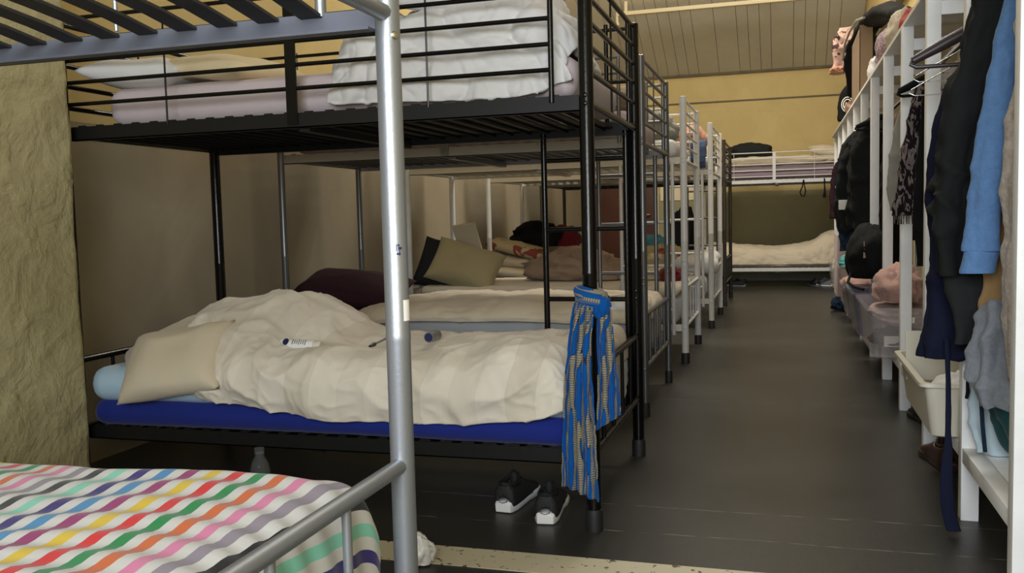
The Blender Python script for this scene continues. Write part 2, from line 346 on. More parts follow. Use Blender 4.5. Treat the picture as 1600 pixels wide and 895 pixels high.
def fn(p, s, o=0): return noise.noise(Vector((p[0]*s+o, p[1]*s+o*1.7, p[2]*s-o)))
def crease(p, s, o=0, warp=.6):
    q = Vector((p[0], p[1], p[2])); q = q + Vector((fn(q, s*.6, o+3), fn(q, s*.6, o+9), fn(q, s*.6, o+5)))*warp/s
    return (1 - abs(fn(q, s, o)))**3
def catmull(P, n, closed=False):
    """resample an (k,3) array smoothly to n points"""
    P = np.asarray(P, float); k = len(P)
    ts = np.linspace(0, k if closed else k-1, n, endpoint=not closed)
    out = np.empty((n, P.shape[1]))
    for i, t in enumerate(ts):
        j = int(math.floor(t)); j = min(j, k-1 if closed else k-2); u = t-j
        if closed: a, b, c, d = P[(j-1) % k], P[j % k], P[(j+1) % k], P[(j+2) % k]
        else:
            b, c = P[j], P[j+1]; a = P[j-1] if j > 0 else 2*b-c; d = P[j+2] if j+2 < k else 2*c-b
        out[i] = .5*((2*b)+(-a+c)*u+(2*a-5*b+4*c-d)*u*u+(-a+3*b-3*c+d)*u**3)
    return out
def loft(name, net, nu, nv, m, parent=None, org=(0, 0, 0), disp=None, thick=0, closed_v=False, caps=False, uvscale=1.0, uvshift=0.0, sub=0):
    """smooth surface through a net of stations (u) x points (v); disp(p,u,v) moves it along its normal"""
    rows = [catmull(r, nv, closed_v) for r in net]
    G = np.array(rows)                                   # U x nv x 3
    out = np.empty((nu, nv, 3))
    for j in range(nv): out[:, j] = catmull(G[:, j], nu)
    # normals
    du = np.gradient(out, axis=0)
    if closed_v: dv = (np.roll(out, -1, 1) - np.roll(out, 1, 1))/2
    else: dv = np.gradient(out, axis=1)
    N = np.cross(du, dv); ln = np.linalg.norm(N, axis=2, keepdims=True); ln[ln < 1e-9] = 1; N /= ln
    lu = np.zeros((nu, nv)); lv = np.zeros((nu, nv))
    lu[1:] = np.cumsum(np.linalg.norm(np.diff(out, axis=0), axis=2), 0); lv[:, 1:] = np.cumsum(np.linalg.norm(np.diff(out, axis=1), axis=2), 1)
    if disp:
        for i in range(nu):
            for j in range(nv):
                out[i, j] += N[i, j]*disp(out[i, j], i/(nu-1), j/(nv-1))
    vs = [tuple(out[i, j]) for i in range(nu) for j in range(nv)]
    uvs = [((lu[i, j].item()+uvshift)*uvscale, lv[i, j].item()*uvscale) for i in range(nu) for j in range(nv)]
    fs = []
    for i in range(nu-1):
        for j in range(nv if closed_v else nv-1):
            a = i*nv+j; b = i*nv+(j+1) % nv; fs.append((a, b, b+nv, a+nv))
    if caps and closed_v:
        fs.append(tuple(range(nv))); fs.append(tuple((nu-1)*nv+k for k in range(nv)))
    o = finish(name, vs, fs, m, parent, org, True, uvs)
    if thick:
        s = o.modifiers.new('thickness', 'SOLIDIFY'); s.thickness = thick; s.offset = -1; s.use_even_offset = False
    return o
def wrinkle(a=.012, s=5, o=0, fine=.003):
    return lambda p, u, v: a*(fn(p, s*.5, o)*1.2 + crease(p, s, o) - .5) + fine*(crease(p, s*3, o+2)-.4)

def pillow(name, m, c, rot, w, h, t, label=None, group=None, seed=0, parent=None, org=None, n=26, wr=1.0, cat='pillow'):
    """stuffed rectangular pillow centred at c, rotated by the euler rot"""
    R = Matrix.Rotation(rot[2], 3, 'Z') @ Matrix.Rotation(rot[1], 3, 'Y') @ Matrix.Rotation(rot[0], 3, 'X')
    vs = []; fs = []; idx = {}
    def pt(i, j, side):
        a = -1+2*i/n; b = -1+2*j/n
        a2 = math.copysign(abs(a)**.85, a); b2 = math.copysign(abs(b)**.85, b)
        x = a2*w/2*(1-.06*(1-b*b)); y = b2*h/2*(1-.08*(1-a*a))
        prof = (max(0, 1-abs(a)**2.6)*max(0, 1-abs(b)**2.6))**.5
        z = side*t/2*prof
        p = Vector((x, y, z)); q = (p.x+seed*3.1, p.y, p.z+side)
        z += side*prof*wr*(.010*fn(q, 6, seed)+.014*(crease(q, 5, seed)-.5)*(w/.6))
        q2 = R @ Vector((x, y, z)); return (q2.x+c[0], q2.y+c[1], q2.z+c[2])
    for side in (1, -1):
        for i in range(n+1):
            for j in range(n+1):
                edge = i in (0, n) or j in (0, n)
                if side == -1 and edge: idx[(i, j, -1)] = idx[(i, j, 1)]
                else: idx[(i, j, side)] = len(vs); vs.append(pt(i, j, side))
        for i in range(n):
            for j in range(n):
                fs.append(tuple(idx[(i+a, j+b, side)] for a, b in ((0, 0), (1, 0), (1, 1), (0, 1))))
    zmin = min(v[2] for v in vs); o = finish(name, vs, fs, m, parent, org if org else (c[0], c[1], zmin))
    if label: tag(o, label, cat, group)
    return o
def blob(name, m, c, r, label, cat, seed=0, rot=0, rough=.25, group=None, n=28, parent=None, org=None, flat=True):
    """soft crumpled heap: an ellipsoid with folds, flattened where it rests"""
    vs = []; fs = []; cz, sz = math.cos(rot), math.sin(rot)
    for i in range(n+1):
        th = math.pi*i/n
        for j in range(n*2):
            ph = math.pi*j/n
            d = Vector((math.sin(th)*math.cos(ph), math.sin(th)*math.sin(ph), math.cos(th)))
            k = 1 + rough*(fn(d, 1.6, seed) + .7*(crease(d, 2.4, seed)-.5) + .3*(crease(d, 6, seed)-.5))
            x, y, z = d.x*r[0]*k, d.y*r[1]*k, d.z*r[2]*k
            if flat: z = max(z, -r[2]*.55)
            vs.append((c[0]+x*cz-y*sz, c[1]+x*sz+y*cz, c[2]+z))
    m2 = n*2
    for i in range(n):
        for j in range(m2):
            a = i*m2+j; b = i*m2+(j+1) % m2
            fs.append((a, b, b+m2, a+m2))
    o = finish(name, vs, fs, m, parent, org if org else (c[0], c[1], min(v[2] for v in vs)))
    b_ = bmesh.new(); b_.from_mesh(o.data); bmesh.ops.remove_doubles(b_, verts=b_.verts, dist=1e-5); b_.to_mesh(o.data); b_.free()
    if label: tag(o, label, cat, group)
    return o

# ------------------------------------------------------------------ the room
XL, XR, YB, YF, ZE, SL = -2.85, 1.0, 13.75, -1.6, 3.02, .51
mb = MB(); mb.box(XL-.2, XR+.2, YF-.2, YB+.2, -.1, 0); struct('floor', mb, M['floor'], False)
# left wall: pier beside the camera standing proud of the recess with the beds
def rough_sheet(name, x, y0, y1, z0, z1, m, amp, ny, nz, back):
    vs = []; fs = []
    for i in range(ny+1):
        for j in range(nz+1):
            y = y0+(y1-y0)*i/ny; z = z0+(z1-z0)*j/nz; p = (0, y*.5, z)
            a = amp*(.8*fn(p, 2.0) + .22*fn(p, 7, 4) + .25*crease(p, 3.0, 2)**3 + .16*crease(p, 7, 8)**5 + .45*max(0, fn(p, 20, 5)-.25))
            ye = 1 if i < ny else 0
            vs.append((x + a*ye - (.0 if ye else .02), y + (amp*.5*fn((0, z, 3), 5) if i == ny else 0), z))
    W = nz+1
    for i in range(ny):
        for j in range(nz): fs.append((i*W+j, (i+1)*W+j, (i+1)*W+j+1, i*W+j+1))
    n = len(vs)
    for i in range(ny+1): pass
    # side return and back
    for j in range(nz+1): vs.append((back, vs[ny*W+j][1], z0+(z1-z0)*j/nz))
    for j in range(nz): fs.append((ny*W+j, n+j, n+j+1, ny*W+j+1))
    o = finish(name, vs, fs, m); o['kind'] = 'structure'; return o
rough_sheet('wall_left_pier', -2.485, YF, 2.748, 0, 4.2, M['wall_rough'], .022, 260, 240, XL-.05)
mb = MB(); mb.box(XL-.15, XL, 2.5, YB+.15, 0, 1.45); struct('wall_left', mb, M['wall_tan'], False)  # lower left wall, darker and less yellow than wall_left_above
mb = MB(); mb.box(XL-.15, XL, 2.5, YB+.15, 1.45, 6.2); struct('wall_left_above', mb, M['wall_yellow'], False)
mb = MB(); mb.box(XL-.15, XL+.0, YF-.15, 2.5, 4.15, 6.2); mb.box(XL-.15, -2.48, YF-.15, 2.69, 4.15, 4.25); struct('wall_left_upper', mb, M['wall_yellow'], False)
mb = MB(); mb.box(XR, XR+.15, YF-.15, YB+.15, 0, 6.2); struct('wall_right', mb, M['wall_yellow'], False)
mb = MB(); mb.box(XL-.15, XR+.15, YB, YB+.15, 1.3, 3.3); struct('wall_back', mb, M['wall_yellow'], False)
mb = MB(); mb.box(XL-.15, XR+.15, YB, YB+.15, 0, 1.3); struct('wall_back_lower', mb, M['wall_olive'], False)
mb = MB()   # front wall with its window opening
mb.box(XL-.15, -1.05, YF-.15, YF, 0, 6.2); mb.box(.95, XR+.15, YF-.15, YF, 0, 6.2); mb.box(-1.05, .95, YF-.15, YF, 0, .9); mb.box(-1.05, .95, YF-.15, YF, 2.5, 6.2)
struct('wall_front', mb, M['wall_yellow'], False)
mb = MB()
for a in (-1.05, -.39, .26, .91): mb.box(a, a+.04, YF-.06, YF-.01, .9, 2.5)
for a in (.9, 1.68, 2.46): mb.box(-1.05, .95, YF-.06, YF-.01, a, a+.04)
struct('window_1', mb, M['white_wood'], False)
mb = MB(); mb.box(XL, XR, YB-.03, YB, 0, .12); struct('baseboard_back', mb, M['grey_green'], False)
mb = MB(); mb.box(XL, XR, YB-.015, YB, 2.605, 2.625); struct('trim_1', mb, M['beam_brown'], False)
mb = MB(); mb.box(XR-.07, XR, 2.6, YB, 2.80, 2.90); struct('trim_2', mb, M['beam_brown'], False)
mb = MB(); mb.box(XL, XR, YB-.04, YB, ZE-.02, ZE+.03); struct('trim_3', mb, M['beam_brown'], False)
# boarded ceiling: slope rising from the end wall towards the camera, then level
us = Vector((0, -1, SL)).normalized(); nn = Vector((0, SL, 1)).normalized()
mb = MB(); x = XL-.1
while x < XR+.1:
    wd = random.choice((.145, .15, .15, .29)); c = Vector((x+wd/2, YB+.1, ZE-.05)) + us*4.2
    mb.obox(c, (1, 0, 0), us, nn, wd/2-.0028, 4.2, .01); x += wd
struct('ceiling', mb, M['board'], False)
mb = MB(); mb.obox(Vector(((XL+XR)/2, YB+.1, ZE-.02))+us*4.2+nn*.03, (1, 0, 0), us, nn, 2.1, 4.3, .01); struct('ceiling_backing', mb, M['dark_gap'], False)
yt = YB+.1+us.y*8.3
mb = MB(); mb.box(XL-.15, XR+.15, YF-.2, yt+.1, 6.1, 6.25); mb.box(XL-.15, XR+.15, yt-.1, yt+1.4, 6.2, 6.9); struct('ceiling_level', mb, M['board'], False)
# cream strip painted across the floor
o = MB().box(-2.4, .5, 2.405, 2.545, 0, .0025).build('painted_strip', M['strip'], smooth=False); o['kind'] = 'structure'; o.name = 'trim_4'
# door in the end wall
mb = MB(); mb.box(-2.77, -1.86, YB-.05, YB, 0, 1.98, .004); d_ = struct('door_1', mb, M['door_brown'])
mb = MB(); mb.box(-2.83, -2.77, YB-.07, YB, 0, 2.04); mb.box(-1.86, -1.80, YB-.07, YB, 0, 2.04); mb.box(-2.83, -1.80, YB-.07, YB, 1.98, 2.04); mb.build('door_frame', M['bar_cream'], d_)
MB().tube([(-1.93, YB-.05, 1.0), (-1.93, YB-.10, 1.0), (-2.03, YB-.10, 1.0)], .01).build('door_handle', M['chrome'], d_)
o = MB().box(-1.78, -1.28, YB-.012, YB, 1.20, 1.47).build('notice_sheet', M['notice'], smooth=False); o.location = (0, 0, 0)
tag(o, 'wide cream paper notice fixed to the end wall beside the brown door', 'notice')
# cream bar hung under the sloping ceiling
t = thing('ceiling_bar', (-1.0, 12.2, 3.62), 'cream horizontal bar fixed below the sloping boarded ceiling', 'bar')
MB().box(-2.13, XR-.02, 12.17, 12.22, 3.63, 3.68, .004).build('bar', M['bar_cream'], t, (-1, 12.2, 3.62))
mb = MB(); mb.tube([(-2.12, 12.19, 3.64), (-2.12, 12.19, 3.55), (-2.10, 12.17, 3.50)], .018)
mb.build('end_bracket', M['bar_cream'], t, (-1, 12.2, 3.62))
for xx in (-2.0, -.2): MB().box(xx-.02, xx+.02, 12.18, 12.21, 3.68, 3.84).build('hanger', M['bar_cream'], t, (-1, 12.2, 3.62))

# ------------------------------------------------------------------ bunk beds
def bunk(label, xa, xw, yn, yf, mp, mbm, msl, rp=.023, ladder=None, top=1.77, beam=.05, zu=1.325, zl=.21, endtop=.505,
         endbars=4, near_guard=True, slat_step=.078, slat_w=.03, bow=0, flat_mid=True, gap=.11, bolts=True, side=False):
    """metal bunk bed: aisle posts at xa, wall posts at xw, near side yn, far side yf"""
    org = ((xa+xw)/2, (yn+yf)/2, 0)
    R = thing('bunk_bed', org, label, 'bunk bed', 'metal bunk beds lined up along the dormitory')
    cx = xa - .0
    for (px, py, sx, sy) in ((xa, yn, -1, 1), (xa, yf, -1, -1), (xw, yn, 1, 1), (xw, yf, 1, -1)):
        mb = MB(); mb.lathe((px, py, .05), [(rp, 0), (rp, .765), (rp*1.03, .768), (rp*1.03, .776), (rp, .779), (rp, top-.06), (rp*.97, top-.053), (rp*.7, top-.05)], 20)
        p = mb.build('post', mp, R, org, angle=50)
        MB().lathe((px, py, 0), [(rp*1.22, 0), (rp*1.22, .055), (rp*1.1, .07), (rp*.9, .071)], 18).build('rubber_foot', M['rubber'], p, org)
        if bolts and px == xa:
            for bz in (zu+.02, zu+.045, zl+.03, .66, .69):
                MB().lathe((px, py-rp*sy*-1*0, bz), [(.008, rp*.95), (.008, rp+.003), (.004, rp+.005)], 10, (0, -1, 0)).build('bolt', mp if mp is not M['silver'] else M['chrome'], p, org)
    # side beams, upper and lower, near and far
    for yy, s in ((yn, 1), (yf, -1)):
        for z0, h in ((zu, beam), (zl, .05)):
            mb = MB(); mb.box(xw+rp, xa-rp, min(yy, yy+s*.004), max(yy, yy+s*.004), z0, z0+h)
            mb.box(xw+rp, xa-rp, min(yy, yy+s*.028), max(yy, yy+s*.028), z0, z0+.004)
            mb.build('side_beam', mbm, R, org, smooth=False)
    for z0 in (zu, zl):
        mb = MB(); n = int((xa-xw-.1)/slat_step)
        for i in range(n):
            x = xw+.06+i*slat_step
            if bow and z0 == zu:
                for k in range(12):
                    ya, yb = yn+.006+(yf-yn-.012)*k/12, yn+.006+(yf-yn-.012)*(k+1)/12
                    za, zb = [z0+.028+bow*math.sin(math.pi*q/12)**.8 for q in (k, k+1)]
                    mb.add([(x, ya, za), (x+slat_w, ya, za), (x+slat_w, yb, zb), (x, yb, zb), (x, ya, za+.005), (x+slat_w, ya, za+.005), (x+slat_w, yb, zb+.005), (x, yb, zb+.005)], [(0, 1, 2, 3), (4, 7, 6, 5), (0, 4, 5, 1), (1, 5, 6, 2), (2, 6, 7, 3), (3, 7, 4, 0)])
                continue
            mb.box(x, x+slat_w, yn+.006, yf-.006, z0+.03, z0+.036); mb.box(x, x+.003, yn+.006, yf-.006, z0+.02, z0+.03)
            if z0 == zu or True:
                for yy in (yn+.006, yf-.014): mb.box(x+.002, x+slat_w-.002, yy, yy+.008, z0+.036, z0+.055)
        mb.box((xa+xw)/2-.02, (xa+xw)/2+.02, yn+.02, yf-.02, z0-.012, z0+.012)
        mb.build('slat_base', msl, R, org, smooth=False)
    # end frames
    for px in (xa, xw):
        mb = MB()
        for z in (zu+.025, 1.45, 1.53, 1.605, 1.68): mb.tube([(px, yn, z), (px, yf, z)], .009 if z > zu+.03 else .013, 10)
        if top > 1.75: mb.tube([(px, yn, 1.755), (px, yf, 1.755)], .010, 10)
        mb.tube([(px, yf-.13, zu+.03), (px, yf-.13, 1.75)], .009, 10); mb.tube([(px, (yn+yf)/2-.03, zu+.03), (px, (yn+yf)/2-.03, 1.755)], .004, 8)
        mb.build('end_rail', mp, R, org)
        mb = MB(); mb.tube([(px, yn, endtop), (px, yf, endtop)], .0125, 12)
        mb.tube([(px, yn, zl+.035), (px, yf, zl+.035)], .0125, 12)
        for k in range(endbars):
            y = yn+(yf-yn)*(k+1)/(endbars+1); mb.tube([(px, y, zl+.035), (px, y, endtop)], .007, 10)
        mb.build('foot_rail' if px == xa else 'head_rail', mp, R, org)
    # guard rails of the upper bed
    for yy in (yn, yf):
        if yy == yn and not near_guard: continue
        mb = MB(); xe = xa-gap
        for z in ((1.457, 1.536, 1.615, 1.692, 1.768) if yy == yn else (1.54, 1.75)): mb.tube([(xw, yy, z), (xe if yy == yn else xa, yy, z)], .0075, 10)
        mb.tube([(xe, yy, zu+.03), (xe, yy, 1.772)], .009, 10)
        for f in (.23, .735):
            x = xw+(xa-xw)*f; mb.tube([(x, yy, zu+.04), (x, yy, 1.765)], .0035, 8)
        if flat_mid:
            x = xw+(xa-xw)*.485; mb.box(x-.02, x+.02, yy-.008, yy-.002 if yy == yn else yy+.008, zu+.01, 1.775)
        mb.build('guard_rail', mp, R, org)
    if ladder:
        yy, xl, xr = ladder; mb = MB()
        for x in (xl, xr): mb.tube([(x, yy, .19), (x, yy, zu+.02)], .0125, 12)
        l = mb.build('ladder', mp, R, org)
        for z in (.36, .655, .947, 1.235): MB().tube([(xl, yy, z), (xr, yy, z)], .010, 10).build('rung', mp, l, org)
    return R, org
def soft_box(mb, x0, x1, y0, y1, z0, z1, r, sag=0, seed=0, amp=.003):
    bm = bmesh.new(); bmesh.ops.create_cube(bm, size=1)
    for v in bm.verts: v.co = Vector(((x0+x1)/2 + v.co.x*(x1-x0), (y0+y1)/2 + v.co.y*(y1-y0), (z0+z1)/2 + v.co.z*(z1-z0)))
    bmesh.ops.bevel(bm, geom=bm.edges[:], offset=min(r, (z1-z0)*.48), segments=4, affect='EDGES', profile=.5)
    for ax, a, b, n in ((0, x0, x1, 30), (1, y0, y1, 14)):
        for k in range(1, n):
            co = [0, 0, 0]; no = [0, 0, 0]; co[ax] = a+(b-a)*k/n; no[ax] = 1
            bmesh.ops.bisect_plane(bm, geom=bm.verts[:]+bm.edges[:]+bm.faces[:], plane_co=co, plane_no=no)
    for v in bm.verts:
        u = (v.co.x-x0)/(x1-x0); v.co.z -= sag*math.sin(math.pi*u)
        d = amp*(fn(v.co, 5, seed)+crease(v.co, 9, seed)-.4); v.co += Vector((0, -d if v.co.y < (y0+y1)/2 else d, d))
    bm.verts.index_update()
    mb.add([v.co[:] for v in bm.verts], [[v.index for v in f.verts] for f in bm.faces]); bm.free(); return mb
def mattress(label, x0, x1, y0, y1, z0, z1, m, m2=None, zs=None, r=.045, sag=0, seed=0, over=False):
    org = ((x0+x1)/2, (y0+y1)/2, z0); t = thing('mattress', org, label, 'mattress', None)
    mb = soft_box(MB(), x0, x1, y0, y1, z0, z1 if not m2 else zs+.01, r, sag, seed); mb.build('mattress_core', m, t, org)
    if m2:
        mb = soft_box(MB(), x0-.004, x1+.004, y0-.006, y1+.006, zs, z1, r, sag, seed+2, .004); mb.build('fitted_sheet', m2, t, org)
    return t

# 1 silver bunk beside the camera (upper bed bare, striped bedding below)
b1, o1 = bunk('silver bunk bed in the foreground with a bare slatted upper bed', -.57, -2.40, .32, 1.28, M['silver'], M['silver_beam'], M['slat_grey'],
     rp=.0187, beam=.035, zu=1.284, endtop=.623, endbars=4, slat_step=.074, slat_w=.036, bow=.035, near_guard=False, flat_mid=False, bolts=False, zl=.24)
pa = [c for c in b1.children if c.name.startswith('post')][1]
for bz in (1.275, 1.37): MB().lathe((-.57, 1.28, bz), [(.006, .018), (.006, .0215), (.003, .0235)], 12, (.78, -.62, 0)).build('bolt', M['chrome'], pa, o1)
def curved_patch(name, c, r, a0, a1, z0, z1, m, parent, org):
    vs = []; fs = []; n = 8
    for k in range(n+1):
        a = a0+(a1-a0)*k/n
        for rr in (r, r+.0006):
            for z in (z0, z1): vs.append((c[0]+rr*math.cos(a), c[1]+rr*math.sin(a), z))
    for k in range(n):
        a = k*4; b = a+4; fs += [(a+2, a+3, b+3, b+2), (a, b, b+1, a+1), (a, a+2, b+2, b), (a+1, b+1, b+3, a+3)]
    fs += [(0, 1, 3, 2), (n*4, n*4+2, n*4+3, n*4+1)]
    o = finish(name, vs, fs, m, parent, org, False); return o
st = curved_patch('sticker', (-.57, 1.28), .0188, math.radians(-36), math.radians(5), .848, .880, M['paper'], pa, o1)
st['label'] = 'white paper sticker'
for k, (a, z, dz, da) in enumerate(((-62, .955, .010, 3), (-52, .957, .004, 16), (-60, .949, .003, 18), (-48, .948, .012, 3), (-55, .962, .003, 9))):
    q = curved_patch('ink_mark', (-.57, 1.28), .0188, math.radians(a), math.radians(a+da), z, z+dz, M['ink'], pa, o1)
# 2..6 further bunks
bunk('black bunk bed with a blue scarf knotted on its near post', -.585, -2.56, 2.79, 3.72, M['black_metal'], M['black_beam'], M['black_beam'], ladder=(3.715, -.965, -.62), slat_w=.034)
bunk('dark grey bunk bed just behind the black bunk bed', -.665, -2.65, 4.46, 5.41, M['grey_metal'], M['grey_beam'], M['grey_metal'], rp=.0185, ladder=(5.405, -1.068, -.73))
bunk('white bunk bed next after the dark grey one, nearer of the two white bunks', -.64, -2.62, 6.13, 7.06, M['white_metal'], M['white_beam'], M['white_beam'], ladder=(6.13, -1.06, -.715))
bunk('white bunk bed further down the row, behind the nearer white one', -.61, -2.62, 8.02, 9.15, M['white_metal'], M['white_beam'], M['white_beam'], ladder=(8.02, -1.0, -.68))
bunk('dark bronze bunk bed, last in the row before the end wall', -.615, -2.62, 9.95, 11.05, M['bronze_metal'], M['bronze_metal'], M['bronze_metal'], rp=.02, ladder=(9.95, -1.0, -.69))
bunk('pale metal bunk bed standing lengthwise against the end wall', .90, -1.10, 12.43, 13.38, M['white_metal'], M['white_metal'], M['grey_metal'], rp=.02, zu=1.365, bolts=False)
MB().tube([(-.10, 12.44, 0), (-.10, 12.44, .22)], .011, 10).build('middle_leg', M['white_metal'], bpy.data.objects['bunk_bed.005'], (-.10, (12.43+13.38)/2, 0))

# ------------------------------------------------------------------ bedding
# silver bunk: striped duvet
def dz(p, u, v):
    r = .0030*math.sin(p[1]*96+2.2*fn(p, 3, 1)*3+p[0]*5) + .0022*fn(p, 14, 3)
    return -(r + .007*fn(p, 3.2, 5))
ys = [.36, .50, .70, .90, 1.08, 1.20, 1.245, 1.256]
def dip(y): return -.04*max(0, (y-1.19)/.066)**1.6 - .02*max(0, (.5-y)/.2)
net = []
for (x, z) in ((-2.30, .60), (-1.9, .612), (-1.5, .615), (-1.2, .612), (-1.0, .615), (-.82, .617), (-.72, .617), (-.66, .613), (-.625, .597), (-.607, .56), (-.602, .50), (-.602, .43), (-.605, .36), (-.608, .30)):
    net.append([(x+.085*(y-1.18)*(1 if x < -.65 else 0)*min(1, (-.6-x)/.25), y, z+dip(y)*(1 if z > .55 else .3)) for y in ys])
STR_SHIFT = 0.0
net2 = net
o = loft('duvet', net2, 230, 110, M['striped'], None, (-1.3, .8, .3), lambda p, u, v: -dz(p, u, v), .02, uvshift=.075)
tag(o, 'duvet with rainbow stripes on white cotton on the silver foreground bunk', 'duvet')
STRIPED = o
mattress('mattress under the rainbow striped duvet on the silver bunk', -2.34, -.645, .36, 1.20, .278, .56, M['white_sheet'], r=.05)

# black bunk, lower bed
mattress('royal blue mattress with a pale blue fitted sheet on the lower black bunk', -2.53, -.63, 2.80, 3.69, .252, .475, M['royal'], M['blue_sheet'], .345, sag=-.004, r=.06)
def prof(*pts): return pts
def row(x, far, near, hem=None, dx=0):
    out = [(x+dx*.0, y, z) for y, z in far] + [(x, y, z) for y, z in near]; return out
def W(a, s, o, f=.004): return lambda p, u, v: a*(fn(p, s*.45, o)*1.3 + (crease(p, s, o)-.5)) + f*(crease(p, s*2.7, o+3)-.4)
Dn = []
#            x      heights at y = 3.64 3.50 3.30 3.10 2.95 2.86 2.79 2.755 2.755 2.765
YS = [3.64, 3.50, 3.30, 3.10, 2.96, 2.86, 2.785, 2.75, 2.752, 2.77]
H_ = [(-.665, [.50, .52, .52, .52, .52, .51, .48, .44, .41, .39]),
      (-.72, [.53, .545, .55, .555, .57, .57, .54, .48, .42, .37]),
      (-.85, [.52, .54, .55, .56, .59, .60, .56, .49, .41, .345]),
      (-1.05, [.52, .53, .54, .54, .56, .56, .53, .47, .39, .325]),
      (-1.25, [.52, .53, .53, .53, .54, .545, .52, .46, .38, .32]),
      (-1.45, [.52, .53, .53, .53, .545, .55, .53, .46, .38, .325]),
      (-1.60, [.53, .55, .57, .57, .555, .56, .53, .46, .39, .335]),
      (-1.72, [.54, .60, .66, .65, .58, .555, .52, .46, .39, .345]),
      (-1.86, [.55, .66, .715, .72, .64, .57, .52, .46, .40, .355]),
      (-2.02, [.56, .67, .715, .72, .67, .59, .52, .46, .41, .365]),
      (-2.14, [.54, .63, .68, .69, .66, .60, .53, .47, .42, .385]),
      (-2.22, [.50, .54, .58, .60, .59, .56, .52, .475, .44, .42])]
net = [[(x + .13*max(0, (-1.6-x)/.62)*min(1, max(0, (2.97-y)/.2)), y, z) for y, z in zip(YS, hs)] for x, hs in H_]
o = loft('duvet', net, 190, 120, M['check'], None, (-1.45, 3.2, .48), W(.020, 6.5, 3, .006), .025)
tag(o, 'cream checked duvet bunched up on the lower black bunk', 'duvet')
net = [[(-.66, y, .485), (-.632, y, .478), (-.612, y, .45), (-.607, y, .38), (-.607, y, .32), (-.610, y, .275+.02*math.sin(y*9))] for y in (2.90, 3.05, 3.2, 3.35, 3.5, 3.62)]
o = loft('bed_sheet', net, 50, 30, M['grey_sheet'], None, (-.62, 3.25, .27), W(.010, 9, 71, .003), .004); tag(o, 'pale grey sheet hanging over the foot end of the lower black bunk', 'sheet')
net = [[(-.80, y, .56), (-.70, y, .565), (-.635, y, .545), (-.612, y, .49), (-.606, y, .43)] for y in (3.30, 3.40, 3.52, 3.62)]
o = loft('blanket', net, 30, 30, M['cream_duvet'], None, (-.68, 3.46, .43), W(.012, 9, 72, .003), .02); tag(o, 'cream blanket corner folded over the foot end of the lower black bunk', 'blanket')
pillow('pillow', M['cream_pillow'], (-2.20, 2.99, .545), (.25, -.38, .55), .56, .40, .15, 'cream pillow slumping off the left end of the checked duvet', seed=2)
pillow('pillow', M['cream_pillow'], (-2.14, 2.815, .505), (.85, -.16, .06), .42, .30, .15, 'cream pillow flopping over the front edge of the blue mattress', seed=21, wr=1.6)
pillow('pillow', M['cream_pillow'], (-2.33, 3.28, .56), (.1, -.2, .3), .42, .50, .13, 'cream pillow against the wall on the lower black bunk', seed=5)
o = MB().box(-2.36, -2.28, 2.90, 3.02, .485, .52, .006).build('wallet', M['brown_leather'], None, (-2.32, 2.96, .485)); tag(o, 'brown wallet peeping out under the cream pillow', 'wallet')
# toiletry bottle, pen, roll on the duvet
t = thing('lotion_bottle', (-1.67, 2.90, .535), 'white cosmetic bottle lying on the checked duvet', 'bottle')
ax = Vector((1, -.10, -.02)).normalized(); c0 = Vector((-1.765, 2.905, .566))
MB().lathe(c0, [(.012, 0), (.016, .006), (.0195, .02), (.0195, .150), (.018, .153)], 22, ax).build('bottle', M['plastic_white'], t, (-1.67, 2.90, .535))
MB().lathe(c0+ax*.154, [(.0185, 0), (.0185, .028), (.017, .030)], 22, ax).build('cap', M['tub_cream'], t, (-1.67, 2.90, .535))
lb = MB(); nf = Vector((-.05, -.80, .60)).normalized(); nf = (nf-ax*nf.dot(ax)).normalized()
lb.lathe(c0+ax*.040, [(.0125, .0130), (.0125, .0200), (.010, .0204)], 20, nf); lb.build('round_label', M['ink'], t, (-1.67, 2.90, .535))
lb = MB(); sd = ax.cross(nf)
for k in range(7): lb.obox(c0+ax*(.070+.009*k)+nf*.0197, ax, sd, nf, .0012, .007 if k % 3 else .010, .0004)
lb.build('label_print', M['slat_grey'], t, (-1.67, 2.90, .535))
t = thing('eyeliner_pencil', (-1.44, 3.05, .535), 'dark pencil lying on the checked duvet', 'pencil')
a_, b_ = Vector((-1.44, 2.98, .550)), Vector((-1.452, 3.15, .556))
MB().tube([a_, a_+(b_-a_)*.25, a_+(b_-a_)*.27], [.005, .008, .008], 10).build('cap', M['plastic_dark'], t, (-1.44, 3.05, .535))
MB().tube([a_+(b_-a_)*.27, b_], .004, 10).build('barrel', M['tin_grey'], t, (-1.44, 3.05, .535))
t = thing('roll_on_tube', (-1.26, 3.2, .535), 'small silvery tube with a dark end lying on the checked duvet', 'tube')
ax = Vector((.05, 1, 0)).normalized(); c0 = Vector((-1.285, 3.165, .560))
MB().lathe(c0, [(.020, 0), (.020, .075), (.018, .078)], 20, ax).build('barrel', M['tin_grey'], t, (-1.26, 3.2, .535))
MB().lathe(c0-ax*.002, [(.015, -.002), (.016, 0), (.010, .002)], 20, ax).build('dark_end', M['ink'], t, (-1.26, 3.2, .535))

